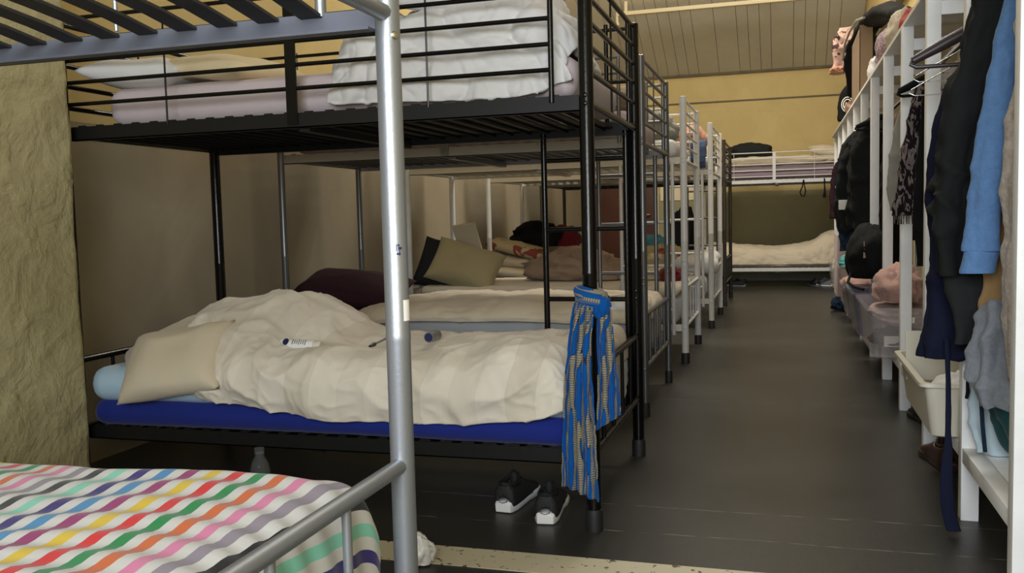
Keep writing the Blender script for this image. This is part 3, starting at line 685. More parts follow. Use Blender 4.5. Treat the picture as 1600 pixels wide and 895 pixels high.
# black bunk, upper bed
mattress('lilac sheeted mattress on the upper black bunk', -2.45, -.64, 2.885, 3.68, 1.382, 1.525, M['lilac_sheet'], r=.055, seed=3)
pillow('pillow', M['white_sheet'], (-2.34, 3.0, 1.585), (.05, .05, .1), .42, .30, .12, 'white pillow at the wall end of the upper black bunk', seed=7)
pillow('pillow', M['warm_pillow'], (-2.02, 3.08, 1.585), (.05, .12, -.15), .40, .42, .11, 'pale yellow pillow on the upper black bunk', seed=8)
pillow('pillow', M['white_sheet'], (-2.25, 3.34, 1.60), (.05, -.1, .4), .5, .36, .13, 'white pillow behind the pale yellow pillow on the upper black bunk', seed=9)
def heap(name, m, label, cx, cy, rx, ry, z0, zt, seed, cat='duvet', amp=.03, rot=0):
    """folded bulky bedding: rounded slab with deep folds, closed mesh"""
    rings = []; nr = 9
    for i in range(nr):
        f = i/(nr-1); ang = -math.pi/2+math.pi*f
        k = math.cos(ang)**.45 if 0 < i < nr-1 else .12
        z = z0+(zt-z0)*(.5+.5*math.sin(ang))
        ring = []
        for j in range(14):
            a = 2*math.pi*j/14; sx = math.copysign(abs(math.cos(a))**.6, math.cos(a)); sy = math.copysign(abs(math.sin(a))**.6, math.sin(a))
            x_, y_ = sx*rx*k, sy*ry*k
            ring.append((cx+x_*math.cos(rot)-y_*math.sin(rot), cy+x_*math.sin(rot)+y_*math.cos(rot), z))
        rings.append(ring)
    def dd(p, u, v):
        e = math.sin(math.pi*min(1, max(0, u)))**.3 if u > 0 else 0
        return (amp*(fn(p, 3.5, seed)*1.2+crease(p, 5, seed)-.45) + amp*.22*(crease(p, 15, seed+4)-.4))*e*(.35 if u < .3 else 1)
    o = loft(name, rings, 60, 110, m, None, (cx, cy, z0), dd, 0, closed_v=True, caps=True)
    return tag(o, label, cat)
YS = [3.60, 3.45, 3.25, 3.07, 2.96, 2.895, 2.86, 2.842, 2.838, 2.840]
net = []
for x, h in ((-1.50, [1.50, 1.52, 1.54, 1.56, 1.56, 1.54, 1.51, 1.47, 1.44, 1.41]),
             (-1.45, [1.54, 1.60, 1.66, 1.68, 1.67, 1.63, 1.57, 1.50, 1.44, 1.40]),
             (-1.36, [1.56, 1.66, 1.71, 1.73, 1.72, 1.68, 1.60, 1.52, 1.45, 1.40]),
             (-1.24, [1.56, 1.68, 1.75, 1.76, 1.72, 1.67, 1.60, 1.52, 1.45, 1.395]),
             (-1.10, [1.58, 1.70, 1.78, 1.79, 1.76, 1.70, 1.62, 1.53, 1.45, 1.39]),
             (-.95, [1.58, 1.70, 1.78, 1.80, 1.77, 1.70, 1.62, 1.53, 1.45, 1.39]),
             (-.80, [1.56, 1.66, 1.74, 1.78, 1.75, 1.69, 1.61, 1.52, 1.44, 1.39]),
             (-.70, [1.52, 1.60, 1.67, 1.70, 1.68, 1.63, 1.57, 1.50, 1.45, 1.42]),
             (-.645, [1.47, 1.50, 1.53, 1.55, 1.55, 1.52, 1.49, 1.46, 1.44, 1.43])):
    net.append([(x, y, z) for y, z in zip(YS, h)])
o = loft('duvet', net, 170, 120, M['white_sheet'], None, (-1.07, 3.2, 1.40), W(.036, 6.5, 31, .009), .02)
tag(o, 'bulky white duvet heaped at the aisle end of the upper black bunk', 'duvet')
pillow('pillow', M['white_sheet'], (-1.12, 3.02, 1.80), (.35, .05, .2), .50, .34, .15, 'white pillow lying on the duvet heap of the upper black bunk', seed=17, wr=2)

# dark grey bunk
mattress('pale grey mattress on the lower dark grey bunk', -2.60, -.71, 4.50, 5.37, .252, .47, M['grey_sheet'], r=.05, seed=4)
YS = [5.30, 5.1, 4.9, 4.7, 4.58, 4.50, 4.465, 4.46]
net = []
for x, h in ((-2.35, .50), (-2.2, .54), (-1.9, .565), (-1.6, .565), (-1.3, .57), (-1.0, .56), (-.8, .565), (-.70, .54), (-.675, .45)):
    net.append([(x, y, h + (.0 if y > 4.6 else -.02 if y > 4.55 else -.045 if y > 4.49 else -.075 if y > 4.463 else -.10)*1.0) for y in YS])
o = loft('duvet', net, 110, 60, M['cream_duvet'], None, (-1.5, 4.9, .46), W(.014, 7, 8, .005), .02); tag(o, 'cream duvet spread on the lower dark grey bunk', 'duvet')
blob('bed_sheet', M['white_sheet'], (-.80, 4.64, .50), (.12, .15, .085), 'rumpled white sheet at the aisle end of the dark grey bunk', 'sheet', 3)
pillow('pillow', M['maroon'], (-2.50, 4.98, .60), (.25, .10, .12), .66, .46, .17, 'dark maroon pillow on the lower dark grey bunk', seed=3)
mattress('pink tinted mattress on the upper dark grey bunk', -2.6, -.72, 4.50, 5.37, 1.382, 1.52, M['lilac_sheet'], r=.05, seed=5)
heap('blanket', M['tan_blanket'], 'brown blanket heaped on the upper dark grey bunk', -.95, 4.78, .24, .22, 1.515, 1.66, 5, 'blanket', .03)
heap('duvet', M['cream_duvet'], 'cream duvet piled behind the brown blanket on the upper dark grey bunk', -1.25, 5.14, .45, .18, 1.515, 1.72, 6, amp=.03)

# nearer white bunk
mattress('cream topped mattress on the lower nearer white bunk', -2.56, -.69, 6.17, 7.02, .252, .52, M['grey_sheet'], M['cream_duvet'], .44, r=.05, seed=6)
pillow('pillow', M['charcoal'], (-2.47, 6.38, .665), (1.05, .22, .10), .36, .42, .15, 'charcoal pillow propped up behind the olive one on the nearer white bunk', seed=4)
pillow('pillow', M['olive_pillow'], (-2.25, 6.30, .655), (.92, .30, .12), .52, .38, .20, 'large olive beige pillow propped up on the nearer white bunk', seed=6)
pillow('pillow', M['olive_pillow'], (-2.50, 6.70, .64), (.9, .0, .2), .34, .36, .12, 'olive pillow leaning on the wall at the nearer white bunk', seed=16)
o = MB(); o.obox((-2.40, 6.86, .755), Vector((.95, .25, .12)).normalized(), Vector((-.2, .9, .38)).normalized(), Vector((-.12, -.35, .9)).normalized(), .09, .018, .22)
o = o.build('white_board', M['cream_pillow'], None, (-2.42, 6.86, .52)); tag(o, 'tall narrow cream board leaning upright behind the pillows on the nearer white bunk', 'board')
blob('blanket', M['tan_blanket'], (-1.52, 6.74, .60), (.36, .24, .13), 'pinkish tan blanket rumpled on the nearer white bunk', 'blanket', 6, rough=.35)
blob('bed_sheet', M['cream_duvet'], (-1.05, 6.80, .555), (.34, .20, .055), 'crumpled cream sheet on the nearer white bunk', 'sheet', 9)
blob('blanket', M['red_cloth'], (-.79, 6.62, .56), (.08, .12, .065), 'dark red cloth bunched at the aisle end of the nearer white bunk', 'cloth', 14)
mattress('pale mattress on the upper nearer white bunk', -2.56, -.69, 6.17, 7.02, 1.382, 1.50, M['white_sheet'], r=.05, seed=7)
blob('blanket', M['grey_green'], (-.85, 6.40, 1.57), (.16, .18, .13), 'grey green blanket heaped on the upper nearer white bunk', 'blanket', 21)
# further white bunk
mattress('mattress on the lower further white bunk', -2.56, -.66, 8.06, 9.11, .262, .45, M['grey_sheet'], r=.05, seed=8)
pillow('pillow', M['cream_pillow'], (-2.50, 8.30, .50), (.1, .1, .1), .55, .40, .12, 'plain cream pillow at the bottom of the pillow pile on the further white bunk', seed=10)
pillow('pillow', M['cream_pillow'], (-2.52, 8.34, .60), (.1, .12, .1), .50, .40, .12, 'plain cream pillow in the middle of the pillow pile on the further white bunk', seed=11)
pillow('pillow', M['flower_print'], (-2.45, 8.36, .71), (.1, .25, .1), .58, .40, .12, 'cream pillow with red flowers topping the pile on the further white bunk', seed=12)
blob('holdall', M['black_cloth'], (-2.36, 8.75, .80), (.26, .18, .16), 'black glossy bag on the pillows of the further white bunk', 'bag', 22)
blob('blanket', M['red_cloth'], (-2.10, 8.85, .78), (.15, .12, .13), 'dark red garment beside the black bag on the further white bunk', 'garment', 23)
heap('duvet', M['white_sheet'], 'white duvet bulging over the aisle end of the further white bunk', -.83, 8.55, .26, .36, .44, .66, 14, amp=.04)
blob('blanket', M['flower_print'], (-1.10, 8.40, .56), (.26, .28, .16), 'flowered cover rumpled on the further white bunk', 'cover', 24)
mattress('mattress on the upper further white bunk', -2.56, -.66, 8.06, 9.11, 1.382, 1.50, M['grey_sheet'], r=.05, seed=9)
blob('blanket', M['terracotta'], (-.84, 8.45, 1.66), (.17, .20, .15), 'terracotta coloured blanket rolled on the upper further white bunk', 'blanket', 25, rough=.12)
net = [[(-.78+.13*i/4, 8.20, 1.64), (-.78+.13*i/4, 8.08, 1.63), (-.78+.13*i/4, 8.03, 1.58), (-.775+.125*i/4, 8.0, 1.48), (-.77+.12*i/4, 7.995, 1.39)] for i in range(5)]
o = loft('jeans', net, 14, 26, M['jeans'], None, (-.72, 8.05, 1.39), W(.008, 14, 2, .002), .01); tag(o, 'blue jeans hanging over the side of the upper further white bunk', 'jeans')
# bronze bunk
mattress('mattress on the lower dark bronze bunk', -2.56, -.66, 9.99, 11.0, .262, .44, M['grey_sheet'], r=.05, seed=10)
mattress('mattress on the upper dark bronze bunk', -2.56, -.66, 9.99, 11.0, 1.382, 1.50, M['cream_duvet'], r=.05, seed=11)
blob('blanket', M['charcoal'], (-.85, 10.3, 1.58), (.18, .25, .12), 'dark clothes piled on the upper bronze bunk', 'clothes', 26)
blob('holdall', M['teal'], (-1.45, 10.3, .56), (.30, .25, .20), 'dark teal bag on the lower bronze bunk', 'bag', 27)
# dark coats hung on the end wall under the notice
blob('coat', M['black_cloth'], (-1.42, YB-.15, .70), (.20, .12, .40), 'black coat hanging on the end wall below the cream notice', 'coat', 28, flat=False)
# end bunk
mattress('cream covered mattress on the lower bunk at the end wall', -1.05, .86, 12.47, 13.34, .262, .37, M['cream_duvet'], r=.04, seed=12)
YS = [13.3, 13.1, 12.8, 12.6, 12.50, 12.46, 12.45]
net = [[(x, y, h - (h-.30)*(0 if y > 12.7 else .06 if y > 12.55 else .25 if y > 12.48 else .6 if y > 12.455 else 1)) for y in YS] for x, h in
       ((-1.02, .57), (-.7, .56), (-.4, .55), (-.1, .53), (.2, .55), (.38, .60), (.5, .68), (.65, .72), (.84, .70))]
o = loft('duvet', net, 90, 50, M['cream_duvet'], None, (-.1, 12.9, .36), W(.022, 5, 12, .008), .02); tag(o, 'cream duvet on the lower bunk at the end wall, mounded over a pillow', 'duvet')
t = mattress('purple striped mattress on the upper bunk at the end wall', -1.05, .86, 12.47, 13.34, 1.42, 1.56, M['lilac_sheet'], r=.04, seed=13)
YS = [12.9, 12.6, 12.50, 12.45, 12.445, 12.45]
net = [[(x, y, z) for y, z in zip(YS, (1.60, 1.60, 1.585, 1.54, 1.48, 1.43))] for x in (-1.03, -.5, 0, .5, .84)]
o = loft('bedspread', net, 50, 30, M['lilac_stripe'], None, (-.1, 12.7, 1.43), W(.008, 6, 13, .003), .01); tag(o, 'purple striped bedspread on the upper bunk at the end wall', 'bedspread')
heap('duvet', M['cream_duvet'], 'cream duvet folded on the upper bunk at the end wall', -.15, 12.78, .88, .22, 1.59, 1.73, 15, amp=.02)
blob('holdall', M['charcoal'], (-.45, 12.78, 1.80), (.30, .18, .13), 'charcoal bag lying on the upper bunk at the end wall', 'bag', 29, rough=.15)
pillow('pillow', M['cream_pillow'], (.55, 12.80, 1.78), (.2, .1, .1), .5, .4, .13, 'cream pillow on the upper bunk at the end wall', seed=13)
for x_, l_, lab in ((.235, .20, 'looped'), (.49, .24, 'straight')):
    mb = MB()
    if lab == 'looped': mb.tube([(x_, 12.42, 1.40), (x_-.012, 12.42, 1.32), (x_-.045, 12.42, 1.24), (x_-.025, 12.42, 1.19), (x_+.01, 12.42, 1.19), (x_+.025, 12.42, 1.25), (x_+.01, 12.42, 1.33), (x_, 12.42, 1.40)], .008, 8)
    else: mb.tube([(x_, 12.42, 1.41), (x_+.003, 12.42, 1.30), (x_+.005, 12.42, 1.24), (x_, 12.42, 1.18), (x_, 12.42, 1.16)], [.008, .009, .012, .022, .012], 8)
    o = mb.build('strap', M['black_cloth'], None, (x_, 12.42, 1.16)); tag(o, f'black {lab} strap hanging under the upper bunk at the end wall', 'strap')

# ------------------------------------------------------------------ shoes
def shoe(label, x, y, rot, m, msole, L=.30, wd=.118, hh=.105, laces=True, group=None, kind='sneaker', zo=0.0):
    """shoe with its heel at (x, y), toe pointing along rot (0 = +Y)"""
    c, s = math.cos(rot), math.sin(rot); org = (x-.5*L*s, y+.5*L*c, zo)
    T = lambda a, l, z: (x + a*c - l*s, y + a*s + l*c, z+zo)
    t = thing(kind, org, label, 'shoe', group)
    st = [(0.0, .22), (.01, .27), (.04, .34), (.10, .36), (.16, .37), (.20, .44), (.235, .46), (.262, .38), (.278, .24), (.285, .10)]
    # sole: outline extruded with a slightly wider middle
    outl = [(-w_, l) for l, w_ in st] + [(w_, l) for l, w_ in reversed(st)]
    lv = [(0.001, .92), (.004, 1.0), (.018, 1.03), (.027, .99), (.030, .93)]
    vs = []; fs = []; n = len(outl)
    for z, k in lv:
        for a, l in outl: vs.append(T(a*wd*k, (l-L/2)*(1+(k-1)*.4)+L/2, z + (.010*max(0, (.05-l)/.05) if z > .01 else 0) + (.006*max(0, (l-.24)/.045) if z < .01 else 0)))
    for i in range(len(lv)-1):
        for j in range(n): fs.append((i*n+j, i*n+(j+1) % n, (i+1)*n+(j+1) % n, (i+1)*n+j))
    fs.append(tuple(range(n))); fs.append(tuple((len(lv)-1)*n+j for j in range(n)))
    finish('sole', vs, fs, msole, t, org, True, None, 50)
    # upper: arched rings along the shoe, hollow at the ankle
    prof = [(.004, .21, .055), (.006, .25, .085), (.018, .335, 1.0*hh), (.06, .36, .92*hh), (.10, .37, .86*hh), (.13, .37, .90*hh), (.155, .38, .80*hh), (.19, .41, .64*hh), (.225, .43, .52*hh), (.255, .37, .43*hh), (.272, .25, .38*hh), (.280, .10, .34*hh)]
    net = []
    for l, w_, h in prof:
        ring = []
        for k in range(9):
            a = math.pi*k/8; e = math.copysign(abs(math.cos(a))**.75, math.cos(a))
            q = w_*wd*(1-.26*math.sin(a)**2*(1 if l < .16 else .3))*(-e)
            z = .024 + (h-.024)*math.sin(a)**.7
            if .02 < l < .12 and k in (3, 4, 5): z -= .045 if k == 4 else .03
            ring.append(T(q if k != 4 or True else 0, l, z))
        net.append(ring)
    u = loft('upper', net, 44, 30, m, t, org, None, .003)
    # collar and tongue
    mb = MB(); pts = []
    for k in range(16):
        a = 2*math.pi*k/16; l = .065+.060*math.cos(a); pts.append(T(.026*math.sin(a), l, hh*.93+.010*math.cos(2*a)-(.008 if l < .02 else 0)))
    mb.tube(pts, .0065, 8, closed=True); mb.build('collar', m, t, org)
    mb = MB(); mb.tube([T(0, .115, hh*.60), T(0, .118, hh*.95), T(0, .108, hh*1.12)], [.012, .017, .008], 10); mb.build('tongue', m, t, org)
    mb = MB(); mb.tube([T(-.018, .001, .052), T(-.013, -.001, .040), T(0, -.003, .036), T(.013, -.001, .040), T(.018, .001, .052)], .0012, 6); mb.build('heel_stitching', M['slat_grey'], t, org)
    if laces:
        mb = MB()
        for k in range(5):
            l = .13+.016*k; zz = hh*(.90-.075*k); mb.tube([T(-.020, l, zz-.006), T(0, l+.004, zz+.004), T(.020, l, zz-.006)], .0024, 6)
        mb.build('laces', M['black_cloth'], t, org)
    return t
shoe('black running shoe with a white sole, the left one by the scarf, half in shade', -.920, 2.885, math.radians(-4), M['shoe_black'], M['shoe_sole'], group=None)
shoe('black running shoe with a white sole, the right one nearest the scarfed post', -.750, 2.80, math.radians(7), M['shoe_black'], M['shoe_sole'])
shoe('dark shoe under the bench beneath the clear pink box', .66, 4.44, math.radians(12), M['charcoal'], M['rubber'], kind='shoe')
shoe('brown leather shoe under the bench behind the navy belt', .60, 3.70, math.radians(8), M['brown_leather'], M['brown_leather'], kind='shoe', laces=False)
shoe('dark brown shoe under the bench, farther from the navy belt', .68, 5.05, math.radians(5), M['brown_leather'], M['rubber'], kind='shoe')
shoe('black trainer with a bright spot under the right end of the end wall bunk', .42, 12.50, math.radians(20), M['shoe_black'], M['tin_grey'])
shoe('grey trainer beside the black one under the end wall bunk', .60, 12.56, math.radians(60), M['grey_knit'], M['shoe_sole'])
shoe('dark shoe at the left under the end wall bunk', -.50, 12.55, math.radians(75), M['charcoal'], M['tin_grey'], kind='shoe')

# clear bottle on the floor behind the striped duvet
t = thing('water_bottle', (-1.57, 2.44, 0), 'clear plastic bottle standing on the floor under the edge of the black bunk', 'bottle')
MB().lathe((-1.57, 2.44, 0), [(.028, 0), (.032, .006), (.032, .10), (.030, .11), (.032, .12), (.032, .225), (.030, .245), (.024, .265), (.014, .28), (.0135, .292)], 26).build('bottle', M['bottle_plastic'], t, (-1.57, 2.44, 0))
MB().lathe((-1.57, 2.44, .290), [(.0155, 0), (.0155, .016), (.013, .018)], 20).build('cap', M['bottle_plastic'], t, (-1.57, 2.44, 0))

blob('plastic_bag', M['plastic_white'], (-1.035, 2.40, .035), (.050, .045, .055), 'crumpled white plastic bag on the floor behind the silver bunk post', 'bag', 73)
# ------------------------------------------------------------------ scarf knotted round the black post
org = (-.585, 2.79, .10); t = thing('scarf', org, 'blue and grey woven scarf knotted round the near black bunk post', 'scarf')
px, py = -.585, 2.79
net = []
for k in range(13):       # band round the post
    a = 2*math.pi*k/12; rr = .033+.010*max(0, math.cos(a+math.pi/2))
    c = (px+.008+rr*1.15*math.cos(a), py-.004+rr*math.sin(a)); zz = .742-.012*math.cos(a)
    net.append([(c[0]+math.cos(a)*.018*math.cos(b), c[1]+math.sin(a)*.018*math.cos(b), zz+.034*math.sin(b)) for b in [2*math.pi*j/8 for j in range(8)]])
loft('knot_band', net, 60, 24, M['scarf'], t, org, lambda p, u, v: .004*math.sin(v*25+u*9), 0, closed_v=True, uvscale=1)
blob('knot', M['scarf'], (px+.040, py-.040, .722), (.030, .024, .034), None, None, 33, rough=.3, parent=t, org=org, flat=False)
def tail(name, L, pl, seed, yb):
    """L: (z, xl, xr) levels; pl pleats"""
    net = []
    for i, (z, xl, xr, skew) in enumerate(L):
        r = []
        for j in range(pl*2+1):
            f = j/(pl*2); r.append((xl+(xr-xl)*f, yb+(.011 if j % 2 else -.011)*(.5+.5*min(1, i/2)) + .006*math.sin(i*1.7+j), z+skew*f))
        net.append(r)
    return loft(name, net, 90, 60, M['scarf'], t, org, W(.004, 14, seed, .001), .0035)
tail('scarf_tail', [(.735, -.622, -.570, 0), (.69, -.634, -.563, 0), (.62, -.643, -.567, 0), (.52, -.655, -.570, 0), (.42, -.662, -.567, 0), (.32, -.668, -.562, 0), (.22, -.672, -.558, -.02), (.155, -.672, -.555, -.045)], 4, 1, 2.738)
tail('scarf_tail', [(.735, -.552, -.516, 0), (.68, -.556, -.508, 0), (.60, -.556, -.500, 0), (.50, -.554, -.494, 0), (.42, -.560, -.489, .01), (.335, -.566, -.486, .05)], 3, 2, 2.752)

# ------------------------------------------------------------------ clothes rack with bench along the right wall
PX = lambda y: .560+.0045*(y-3.15)
PY = [2.46, 3.154, 4.001, 4.834, 5.702, 6.566, 7.439, 8.29, 9.14, 9.99, 10.84, 11.7]
org = (.77, 7.0, 0)
rk = thing('clothes_rack', org, 'long white wooden clothes rack with shelf and bench along the right wall', 'clothes rack')
for y in PY:
    x = PX(y)+.002
    MB().box(x-.026, x+.026, y-.026, y+.026, 0, 1.868, .002).build('front_post', M['white_wood'], rk, org)
    MB().box(.935, .985, y-.025, y+.025, 0, 1.868, .002).build('back_post', M['white_wood'], rk, org)
    MB().box(x+.026, .935, y-.018, y+.018, 1.755, 1.81, .002).build('cross_rail', M['white_wood'], rk, org)
MB().box(.548, .985, 2.43, 11.75, 1.868, 1.888, .002).build('top_shelf', M['white_wood'], rk, org)
MB().box(.592, .985, 2.43, 11.75, .212, .236, .002).build('bench_board', M['white_wood'], rk, org)
mb = MB()
for i in range(len(PY)-1): mb.box(PX(PY[i])+.003-.022, PX(PY[i])+.03, PY[i]+.027, PY[i+1]-.027, .190, .236, .002)
mb.build('bench_rail', M['white_wood'], rk, org)
MB().tube([(.69, 2.53, 1.66), (.69, 11.75, 1.66)], .012, 12).build('hanging_rod', M['chrome'], rk, org)

# garments
def garment(name, m, label, cat, y, levels, th, seed, folds=5, amp=.010, nu=70, nv=56, top_close=True, group=None, tag_it=True, parent=None, org=None):
    """hanging garment: closed tube of flattened sections; levels = (z, x_left, x_right[, y_shift])"""
    net = []
    for i, lv in enumerate(levels):
        z, xl, xr = lv[:3]; ys = lv[3] if len(lv) > 3 else 0; k = i/(len(levels)-1)
        r = []; cx, hx = (xl+xr)/2, (xr-xl)/2; t_ = th*(1 if 0 < i else .55)
        for j in range(16):
            a = 2*math.pi*j/16; e = math.copysign(abs(math.cos(a))**.8, math.cos(a))
            r.append((cx+hx*e, y+ys+t_*math.sin(a), z))
        net.append(r)
    def dd(p, u, v):
        return amp*(.3+.9*u)*math.sin(v*2*math.pi*folds+2.5*fn(p, 2.2, seed)+seed) + amp*1.7*(crease(p, 7, seed)-.45) + amp*.5*(crease(p, 17, seed)-.4)
    zb = min(l[0] for l in levels)
    o = loft(name, net, nu, nv, m, parent, org or ((levels[0][1]+levels[0][2])/2, y, zb), dd, 0, closed_v=True, caps=True)
    if tag_it: tag(o, label, cat, group)
    return o
def hanger(label, m, xc, y, z, half=.215, wire=False, drop=.10):
    org = (xc, y, z); t = thing('clothes_hanger', org, label, 'clothes hanger'); r = .0022 if wire else .009
    mb = MB(); mb.tube([(xc-half, y, z-drop), (xc-half*.5, y, z-drop*.45), (xc-.02, y, z), (xc+.02, y, z), (xc+half*.5, y, z-drop*.45), (xc+half, y, z-drop)], r if wire else [.014, .021, .022, .022, .021, .014], 12)
    mb.build('shoulder_bar', m, t, org)
    mb = MB(); mb.tube([(xc-half, y, z-drop), (xc-half-.006, y, z-drop-.012), (xc-half+.012, y, z-drop-.022), (xc+half-.012, y, z-drop-.022), (xc+half+.006, y, z-drop-.012), (xc+half, y, z-drop)], r*.8, 8); mb.build('trouser_bar', m, t, org)
    mb = MB(); mb.tube([(xc, y, z), (xc, y, 1.64), (xc+.018, y, 1.655)] + [(.69+.0165*math.cos(a), y, 1.66+.0165*math.sin(a)) for a in [math.pi*k/6 for k in range(-1, 7)]], .0022, 8); mb.build('hook', M['chrome'], t, org)
    return t
J = 'clothes hanging from the rack'
# oatmeal cardigan nearest the camera
garment('cardigan', M['oat'], 'oatmeal knitted cardigan, nearest garment on the rack', 'cardigan', 2.68, [(1.58, .60, .84), (1.50, .585, .88), (1.35, .575, .90), (1.15, .562, .90), (.95, .556, .90), (.80, .558, .90), (.66, .566, .90), (.53, .585, .90)], .045, 1, 7, .012)
# denim shirt: body and sleeve
org_ = (.70, 2.83, .74); t = thing('denim_shirt', org_, 'light blue denim shirt with a long hanging sleeve', 'shirt')
garment('shirt_body', M['denim'], None, None, 2.86, [(1.58, .66, .80), (1.50, .62, .86), (1.2, .60, .87), (.90, .61, .87), (.78, .62, .87)], .035, 4, 5, .008, tag_it=False, parent=t, org=org_)
garment('sleeve', M['denim'], None, None, 2.80, [(1.62, .583, .635), (1.50, .560, .620), (1.38, .542, .605), (1.22, .514, .590), (1.05, .497, .583), (.93, .489, .577), (.875, .485, .575)], .030, 5, 3, .006, tag_it=False, parent=t, org=org_)
garment('cuff', M['denim'], None, None, 2.80, [(.880, .484, .573), (.872, .480, .572), (.822, .472, .562), (.814, .473, .561)], .029, 6, 1, .002, 30, 40, tag_it=False, parent=t, org=org_)
# black padded jacket
org_ = (.68, 3.0, .59); t = thing('jacket', org_, 'black waxed jacket hanging beside the denim sleeve', 'jacket')
garment('jacket_body', M['jacket_black'], None, None, 3.02, [(1.60, .64, .80), (1.54, .58, .86), (1.40, .53, .88), (1.15, .50, .88), (.90, .495, .88), (.83, .50, .88)], .055, 7, 6, .020, tag_it=False, parent=t, org=org_)
s_ = garment('sleeve', M['jacket_black'], None, None, 2.945, [(1.66, .555, .640), (1.56, .520, .625), (1.42, .478, .600), (1.28, .445, .570), (1.12, .425, .545), (1.07, .416, .550), (1.04, .428, .535), (.98, .416, .540), (.88, .424, .530), (.80, .432, .53)], .045, 8, 3, .020, tag_it=False, parent=t, org=org_)
garment('sleeve_lining', M['charcoal'], None, None, 2.955, [(.84, .44, .55), (.78, .455, .565), (.70, .472, .555), (.62, .482, .545), (.595, .484, .54)], .034, 9, 3, .008, 40, 40, tag_it=False, parent=t, org=org_)
# navy coat with belt
org_ = (.66, 3.28, .02); t = thing('coat', org_, 'long navy coat with a loose belt trailing down to the floor', 'coat')
garment('coat_body', M['navy'], None, None, 3.10, [(1.58, .64, .82), (1.50, .56, .86), (1.30, .455, .88), (1.05, .432, .88), (.80, .424, .88), (.64, .416, .84), (.53, .413, .55)], .05, 10, 6, .010, tag_it=False, parent=t, org=org_)
net = []
for z, x, y_, wx in ((.60, .475, 3.03, .0075), (.45, .476, 3.0, .008), (.32, .475, 2.99, .009), (.26, .474, 2.985, .013), (.18, .470, 2.98, .018), (.10, .474, 2.98, .020), (.05, .482, 2.98, .020), (.015, .492, 2.975, .021)):
    net.append([(x-wx, y_, z), (x-wx*.3, y_-.003, z), (x+wx*.4, y_-.002, z), (x+wx, y_+.002, z)])
loft('belt', net, 60, 10, M['navy'], t, org_, lambda p, u, v: .002*fn(p, 20), .004)
MB().tube([(.528, 3.03, .60), (.527, 3.0, .50), (.530, 3.0, .44), (.526, 3.0, .42)], [.003, .003, .006, .005], 8).build('cord', M['black_cloth'], t, org_)
# grey knitted bundle, tan garment, teal and pale blue cloth
garment('hooded_top', M['grey_knit'], 'mid grey knitted top hanging in loops below the denim sleeve', 'top', 2.80, [(.735, .545, .575), (.70, .530, .600), (.64, .518, .612), (.57, .508, .610), (.51, .510, .606), (.465, .522, .592), (.445, .540, .575)], .05, 12, 5, .014)
garment('trousers', M['tan_cloth'], 'tan trousers showing between the cardigan and the black jacket', 'trousers', 2.90, [(1.60, .63, .80), (1.4, .60, .84), (1.1, .585, .84), (.80, .555, .84), (.70, .545, .82), (.60, .60, .80)], .03, 13, 4, .008)
garment('teal_garment', M['teal'], 'dark teal garment hanging lowest beside the bench', 'garment', 2.90, [(.95, .62, .86), (.70, .60, .88), (.52, .575, .88), (.42, .565, .88), (.33, .600, .88), (.25, .66, .88)], .06, 14, 5, .012)
garment('pale_blue_garment', M['pale_blue'], 'pale blue cloth showing under the grey knitted top', 'cloth', 3.04, [(.62, .56, .80), (.45, .548, .80), (.33, .552, .80), (.245, .57, .80)], .03, 15, 6, .008)
o = MB().tube([(.555, 2.93, .60), (.552, 2.93, .45), (.556, 2.92, .36), (.562, 2.91, .28)], .006, 8).build('cord', M['dark_navy'], None, (.555, 2.93, .28)); tag(o, 'dark blue cord dangling in front of the pale blue cloth', 'cord')
# hangers between the second and third posts
hanger('dark brown wooden hanger poking out into the aisle from the rack', mat('hanger_wood', (.035, .022, .022), .4), .635, 3.42, 1.600)
hanger('upper thin wire hanger behind the dark wooden one', M['chrome'], .655, 3.62, 1.575, wire=True, half=.20)
hanger('lower thin wire hanger behind the dark wooden one', M['chrome'], .660, 3.78, 1.545, wire=True, half=.20)
garment('top', M['grey_print'], 'pale printed top hanging just past the wire hangers', 'top', 4.25, [(1.56, .62, .80), (1.48, .59, .86), (1.25, .58, .88), (1.0, .575, .88)], .03, 16, 4, .008)
garment('dark_dress', M['black_cloth'], 'plain black dress hanging behind the pale printed top', 'dress', 4.42, [(1.56, .62, .80), (1.46, .585, .86), (1.2, .57, .88), (.95, .56, .88), (.74, .575, .88)], .035, 17, 5, .010)
o = garment('cardigan', M['ikat'], 'dark cardigan with a grey zigzag pattern and fringed hem', 'cardigan', 4.62, [(1.60, .63, .80), (1.54, .585, .86), (1.35, .535, .88), (1.15, .505, .88), (1.0, .490, .88), (.965, .485, .88)], .045, 18, 6, .012)
hanger('black hanger carrying the zigzag patterned cardigan', M['black_cloth'], .66, 4.62, 1.60, half=.15, drop=.06)
mb = MB()
for k in range(46):
    x = .492+k*.008; mb.tube([(x, 4.60+.022*math.sin(k*1.9), .975), (x+.003*math.sin(k*2.3), 4.60+.022*math.sin(k*1.9), .925)], .002, 5)
mb.build('fringe', M['ikat'], o, (.715, 4.62, .965))
garment('grey_green_shirt', M['grey_green'], 'grey green shirt between the zigzag cardigan and the black coats', 'shirt', 5.25, [(1.58, .64, .80), (1.50, .585, .86), (1.3, .545, .88), (1.1, .520, .88), (.99, .55, .88)], .035, 19, 4, .009)
garment('dusty_pink_top', M['dusty_pink'], 'dusty pink top hanging between the rack posts in mid row', 'top', 5.95, [(1.56, .64, .80), (1.48, .60, .86), (1.2, .585, .88), (1.12, .59, .88)], .03, 20, 4, .008)
garment('black_shirt', M['black_cloth'], 'long black garment under the dusty pink top in mid row', 'garment', 6.15, [(1.50, .62, .80), (1.3, .58, .86), (1.0, .57, .88), (.80, .58, .88)], .05, 21, 5, .010)
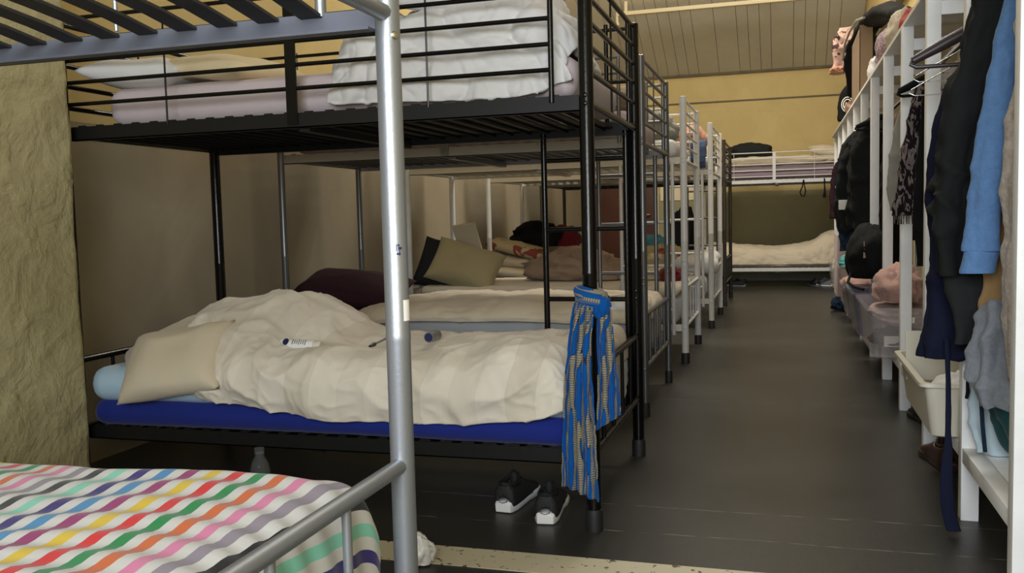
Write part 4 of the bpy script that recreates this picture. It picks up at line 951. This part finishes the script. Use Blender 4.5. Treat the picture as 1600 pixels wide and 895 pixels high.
o = garment('coat', M['jacket_black'], 'big black coat hanging into the aisle, nearer of the pair in mid row', 'coat', 6.85, [(1.62, .58, .76), (1.56, .50, .82), (1.42, .44, .86), (1.2, .425, .88), (1.0, .43, .88), (.86, .455, .88)], .10, 22, 6, .018)
hanger('black hanger with its hook showing above the big black coat', M['black_cloth'], .64, 6.70, 1.62, half=.17, drop=.06)
o = garment('coat', M['jacket_black'], 'black padded coat hanging behind the nearer big black coat', 'coat', 7.15, [(1.58, .54, .76), (1.50, .44, .82), (1.35, .385, .86), (1.1, .36, .88), (.95, .355, .88), (.84, .40, .88)], .10, 23, 6, .018)
MB().box(.375, .440, 7.03, 7.04, 1.00, 1.07, .003).build('garment_tag', M['paper'], o, ((.54+.76)/2, 7.15, .84))
garment('pink_jacket', M['pink_cloth'], 'pink sleeved jacket seen at the aisle edge behind the black coats', 'jacket', 7.75, [(1.55, .50, .76), (1.42, .445, .82), (1.2, .405, .86), (1.05, .385, .88), (1.0, .40, .88)], .06, 24, 4, .012)
garment('teal_trousers', M['dark_navy'], 'dark blue garment hanging low behind the black coats', 'garment', 8.05, [(1.3, .50, .8), (1.0, .43, .86), (.80, .43, .86), (.66, .46, .86)], .06, 25, 4, .012)
for i, (y, m_, nm) in enumerate(((8.7, 'charcoal', 'charcoal'), (9.5, 'oat', 'oatmeal'), (10.3, 'navy', 'navy blue'), (11.2, 'maroon', 'maroon'))):
    garment('coat', M[m_], f'{nm} coat hanging at the far end of the rack', 'coat', y, [(1.58, .60, .78), (1.5, .54, .84), (1.2, .50, .88), (.9, .51, .88)], .08, 30+i, 5, .015, 40, 40)

# tubs, boxes and bags on the bench
def tub(name, label, cat, x0, x1, y0, y1, z0, z1, m, taper=.03, wall=.004, rim=.012, lid=None):
    org = ((x0+x1)/2, (y0+y1)/2, z0); t = thing(name, org, label, cat)
    def ring(a, z, r=.03):
        pts = []; X0, X1, Y0, Y1 = x0+a, x1-a, y0+a, y1-a
        for cx, cy, s in ((X1-r, Y1-r, 0), (X0+r, Y1-r, 1), (X0+r, Y0+r, 2), (X1-r, Y0+r, 3)):
            for k in range(5):
                an = math.pi/2*(s+k/4); pts.append((cx+r*math.cos(an), cy+r*math.sin(an), z))
        return pts
    rings = [ring(taper+.01, z0), ring(taper, z0+.006), ring(taper*.25, z1-.012), ring(-rim, z1-.012), ring(-rim, z1), ring(taper*.15+wall, z1), ring(taper+wall, z0+.008)]
    vs = [p for r in rings for p in r]; fs = []; n = 20
    for i in range(len(rings)-1):
        for j in range(n): fs.append((i*n+j, i*n+(j+1) % n, (i+1)*n+(j+1) % n, (i+1)*n+j))
    fs.append(tuple(range(n))); fs.append(tuple((len(rings)-1)*n+j for j in range(n)))
    finish('tub_body', vs, fs, m, t, org, True, None, 35)
    return t, org
t, o_ = tub('storage_tub', 'cream plastic tub on the bench, open, with its lid standing inside', 'tub', .435, .82, 3.215, 3.945, .238, .425, M['tub_cream'])
mb = MB(); mb.obox((.62, 3.80, .43), Vector((1, 0, 0)), Vector((0, .25, .97)).normalized(), Vector((0, -.97, .25)).normalized(), .17, .095, .004)
o = mb.build('tub_lid', M['tub_cream'], None, (.62, 3.80, .34)); tag(o, 'cream plastic lid standing up inside the open cream tub', 'lid')
o = blob('white_towel', M['white_sheet'], (.62, 3.42, .345), (.14, .16, .09), 'folded white towel lying in the open cream tub', 'towel', 41)
t, o_ = tub('storage_box', 'clear plastic box of pink clothes on the bench past the cream tub', 'box', .405, .80, 4.90, 5.66, .238, .50, M['clear_plastic'])
MB().box(.555, .62, 4.898, 4.902, .425, .455).build('box_label', M['paper'], t, o_, smooth=False)
blob('clothes', M['dusty_pink'], (.60, 5.30, .43), (.16, .32, .06), 'dusty pink clothes packed inside the clear box', 'clothes', 42)
blob('clothes', M['charcoal'], (.60, 5.28, .30), (.15, .30, .055), 'dark clothes at the bottom of the clear box', 'clothes', 43)
o = MB().obox((.56, 5.02, .315), (1, 0, 0), (0, .1, 1), (0, -1, .1), .07, .028, .002).build('paper_sheet', M['paper'], None, (.56, 5.02, .28)); tag(o, 'white paper lying inside the clear box', 'paper')
blob('pink_jumper', M['pink_cloth'], (.58, 5.22, .58), (.12, .22, .12), 'pink jumper overflowing the top of the clear box', 'jumper', 44)
t, o_ = tub('storage_box', 'smoky plastic box on the bench with a black backpack on it', 'box', .395, .80, 5.78, 6.50, .238, .50, M['smoky_plastic'])
blob('clothes', M['charcoal'], (.60, 6.1, .34), (.16, .28, .08), 'dark clothes inside the smoky plastic box', 'clothes', 46)
bo = (.53, 6.25, .50); t = thing('backpack', bo, 'black backpack with a silver zip pull on the smoky plastic box', 'backpack')
blob('bag_body', M['black_cloth'], (.545, 6.22, .69), (.17, .26, .22), None, None, 45, rough=.14, parent=t, org=bo)
MB().tube([(.47, 6.00, .80), (.468, 5.975, .75), (.469, 5.965, .70)], [.003, .006, .008], 8).build('zip_pull', M['chrome'], t, bo)
MB().tube([(.40, 6.1, .60), (.375, 6.0, .55), (.40, 5.9, .53), (.45, 5.8, .52)], .009, 8).build('strap', M['black_cloth'], t, bo)
t, o_ = tub('storage_box', 'smoky plastic box behind the black backpack', 'box', .40, .80, 6.64, 7.36, .238, .46, M['smoky_plastic'])
blob('clothes', M['pink_cloth'], (.56, 6.95, .46), (.16, .26, .10), 'pale pink clothes in the smoky box behind the backpack', 'clothes', 47)
t, o_ = tub('storage_box', 'clear plastic box far along the bench with a teal towel', 'box', .42, .80, 7.6, 8.2, .238, .56, M['clear_plastic'])
blob('teal_towel', mat('teal_bright', (.05, .28, .28), .8), (.56, 7.85, .57), (.15, .22, .07), 'bright teal towel on the far clear box', 'towel', 48)
blob('clothes', M['grey_green'], (.60, 7.9, .36), (.14, .24, .10), 'grey clothes inside the far clear box', 'clothes', 49)
o = MB().box(.44, .76, 8.45, 8.95, .238, .78, .006).build('cardboard_box', M['dusty_pink'], None, (.6, 8.7, .238)); tag(o, 'pinkish cardboard box standing on the bench behind the teal towel', 'box')
t, o_ = tub('storage_box', 'pale plastic box on the bench nearest the end wall', 'box', .42, .80, 9.3, 9.9, .238, .50, M['clear_plastic'])
blob('clothes', M['cream_duvet'], (.60, 9.6, .46), (.15, .22, .12), 'cream clothes in the box nearest the end wall', 'clothes', 50)
blob('holdall', M['dark_navy'], (.53, 9.6, .06), (.09, .18, .08), 'dark blue bag on the floor under the far end of the bench', 'bag', 51)

# things on top of the rack
def cyl_bag(): pass
o = heap('carrier_bag', M['lilac_print'], 'lilac flowered bundle on top of the rack', .68, 6.20, .13, .42, 1.888, 2.10, 60, 'bundle', .02)
blob('soft_toy', M['cream_pillow'], (.64, 5.62, 1.985), (.09, .17, .12), 'cream bundle with red cloth beside the flowered bundle', 'bundle', 61)
blob('red_scarf', mat('coral', (.42, .07, .06), .9), (.66, 5.28, 1.955), (.08, .16, .09), 'coral red cloth on the rack nearest the camera', 'cloth', 62)
bo = (.72, 7.65, 1.888); t = thing('paper_bag', bo, 'tall open brown paper bag standing on the rack', 'bag')
mb = MB()
for (a, b, c, d) in ((.56, .565, 7.65, 8.5), (.80, .805, 7.65, 8.5)): mb.box(a, b, c, d, 1.888, 2.40)
mb.box(.56, .805, 8.495, 8.5, 1.888, 2.40); mb.box(.56, .655, 7.65, 7.655, 1.888, 2.42); mb.box(.715, .805, 7.65, 7.655, 1.888, 2.38); mb.box(.56, .805, 7.65, 8.5, 1.888, 1.893)
mb.build('bag_body', M['cardboard'], t, bo, smooth=False)
blob('green_bag', mat('dark_green', (.03, .06, .035), .7), (.69, 8.05, 2.13), (.09, .30, .24), 'dark green cloth inside the brown paper bag', 'cloth', 63)
P_ = [(.545, 8.95, 2.02), (.545, 8.85, 2.20), (.55, 8.70, 2.36), (.57, 8.45, 2.44), (.60, 8.0, 2.455), (.62, 7.5, 2.44), (.63, 7.0, 2.38), (.64, 6.5, 2.28), (.66, 6.1, 2.17)]
net = []
for i, (x, y, z) in enumerate(P_):
    q = P_[min(i+1, 8)]; p0 = P_[max(i-1, 0)]; tg = Vector((0, q[1]-p0[1], q[2]-p0[2])).normalized(); nr_ = Vector((0, -tg.z, tg.y)); rr = (.02, .035, .04, .045, .05, .055, .05, .045, .02)[i]
    net.append([(x+.05+math.cos(a)*rr*1.8, y+nr_.y*math.sin(a)*rr, z+nr_.z*math.sin(a)*rr) for a in [2*math.pi*k/10 for k in range(10)]])
o = loft('shoulder_bag', net, 50, 24, M['black_cloth'], None, (.68, 7.6, 2.05), W(.02, 8, 64, .005), 0, closed_v=True, caps=True); tag(o, 'black shoulder bag slumped over the brown paper bag on the rack', 'bag')
mb = MB(); mb.tube([(.50, 8.75, 2.33), (.50, 8.45, 2.42), (.51, 8.0, 2.44), (.52, 7.4, 2.41), (.535, 6.9, 2.33)], .009, 8); mb.build('strap', M['grey_green'], o, (.68, 7.6, 2.05))
garment('scarf', M['pink_print'], 'pink scarf with dark blotches hanging at the far end of the black bag', 'scarf', 8.9, [(2.64, .47, .58), (2.56, .44, .60), (2.45, .42, .57), (2.33, .43, .55), (2.27, .42, .54)], .05, 65, 3, .015, 40, 40)
blob('cap', M['terracotta'], (.46, 8.87, 2.25), (.07, .08, .045), 'rust coloured cap dangling below the pink scarf', 'cap', 66)
garment('t_shirt', M['black_cloth'], 'black cloth with a pale round emblem draped at the far end of the rack', 'cloth', 10.0, [(2.29, .66, .74), (2.22, .58, .78), (2.08, .54, .80), (1.90, .54, .80)], .07, 67, 3, .012, 40, 40)
E_ = COL.objects[-1]
mb = MB()
for rr in (.075, .052):
    mb.tube([(.612+rr*math.cos(a)*.75, 9.915, 2.06+rr*math.sin(a)) for a in [2*math.pi*k/20 for k in range(20)]], .004, 6, closed=True)
mb.tube([(.585, 9.915, 2.03), (.60, 9.91, 2.08), (.625, 9.91, 2.06), (.64, 9.915, 2.09)], .006, 6)
eo = mb.build('emblem', M['paper'], bpy.data.objects['t_shirt'], (.70, 10.0, 1.90))
blob('pouch', M['pink_cloth'], (.60, 9.05, 1.93), (.06, .20, .07), 'pale pink pouch lying at the edge of the rack top', 'pouch', 68)
blob('white_bag', M['white_sheet'], (.62, 6.95, 1.965), (.06, .12, .10), 'small white bag beside the flowered bundle', 'bag', 69)
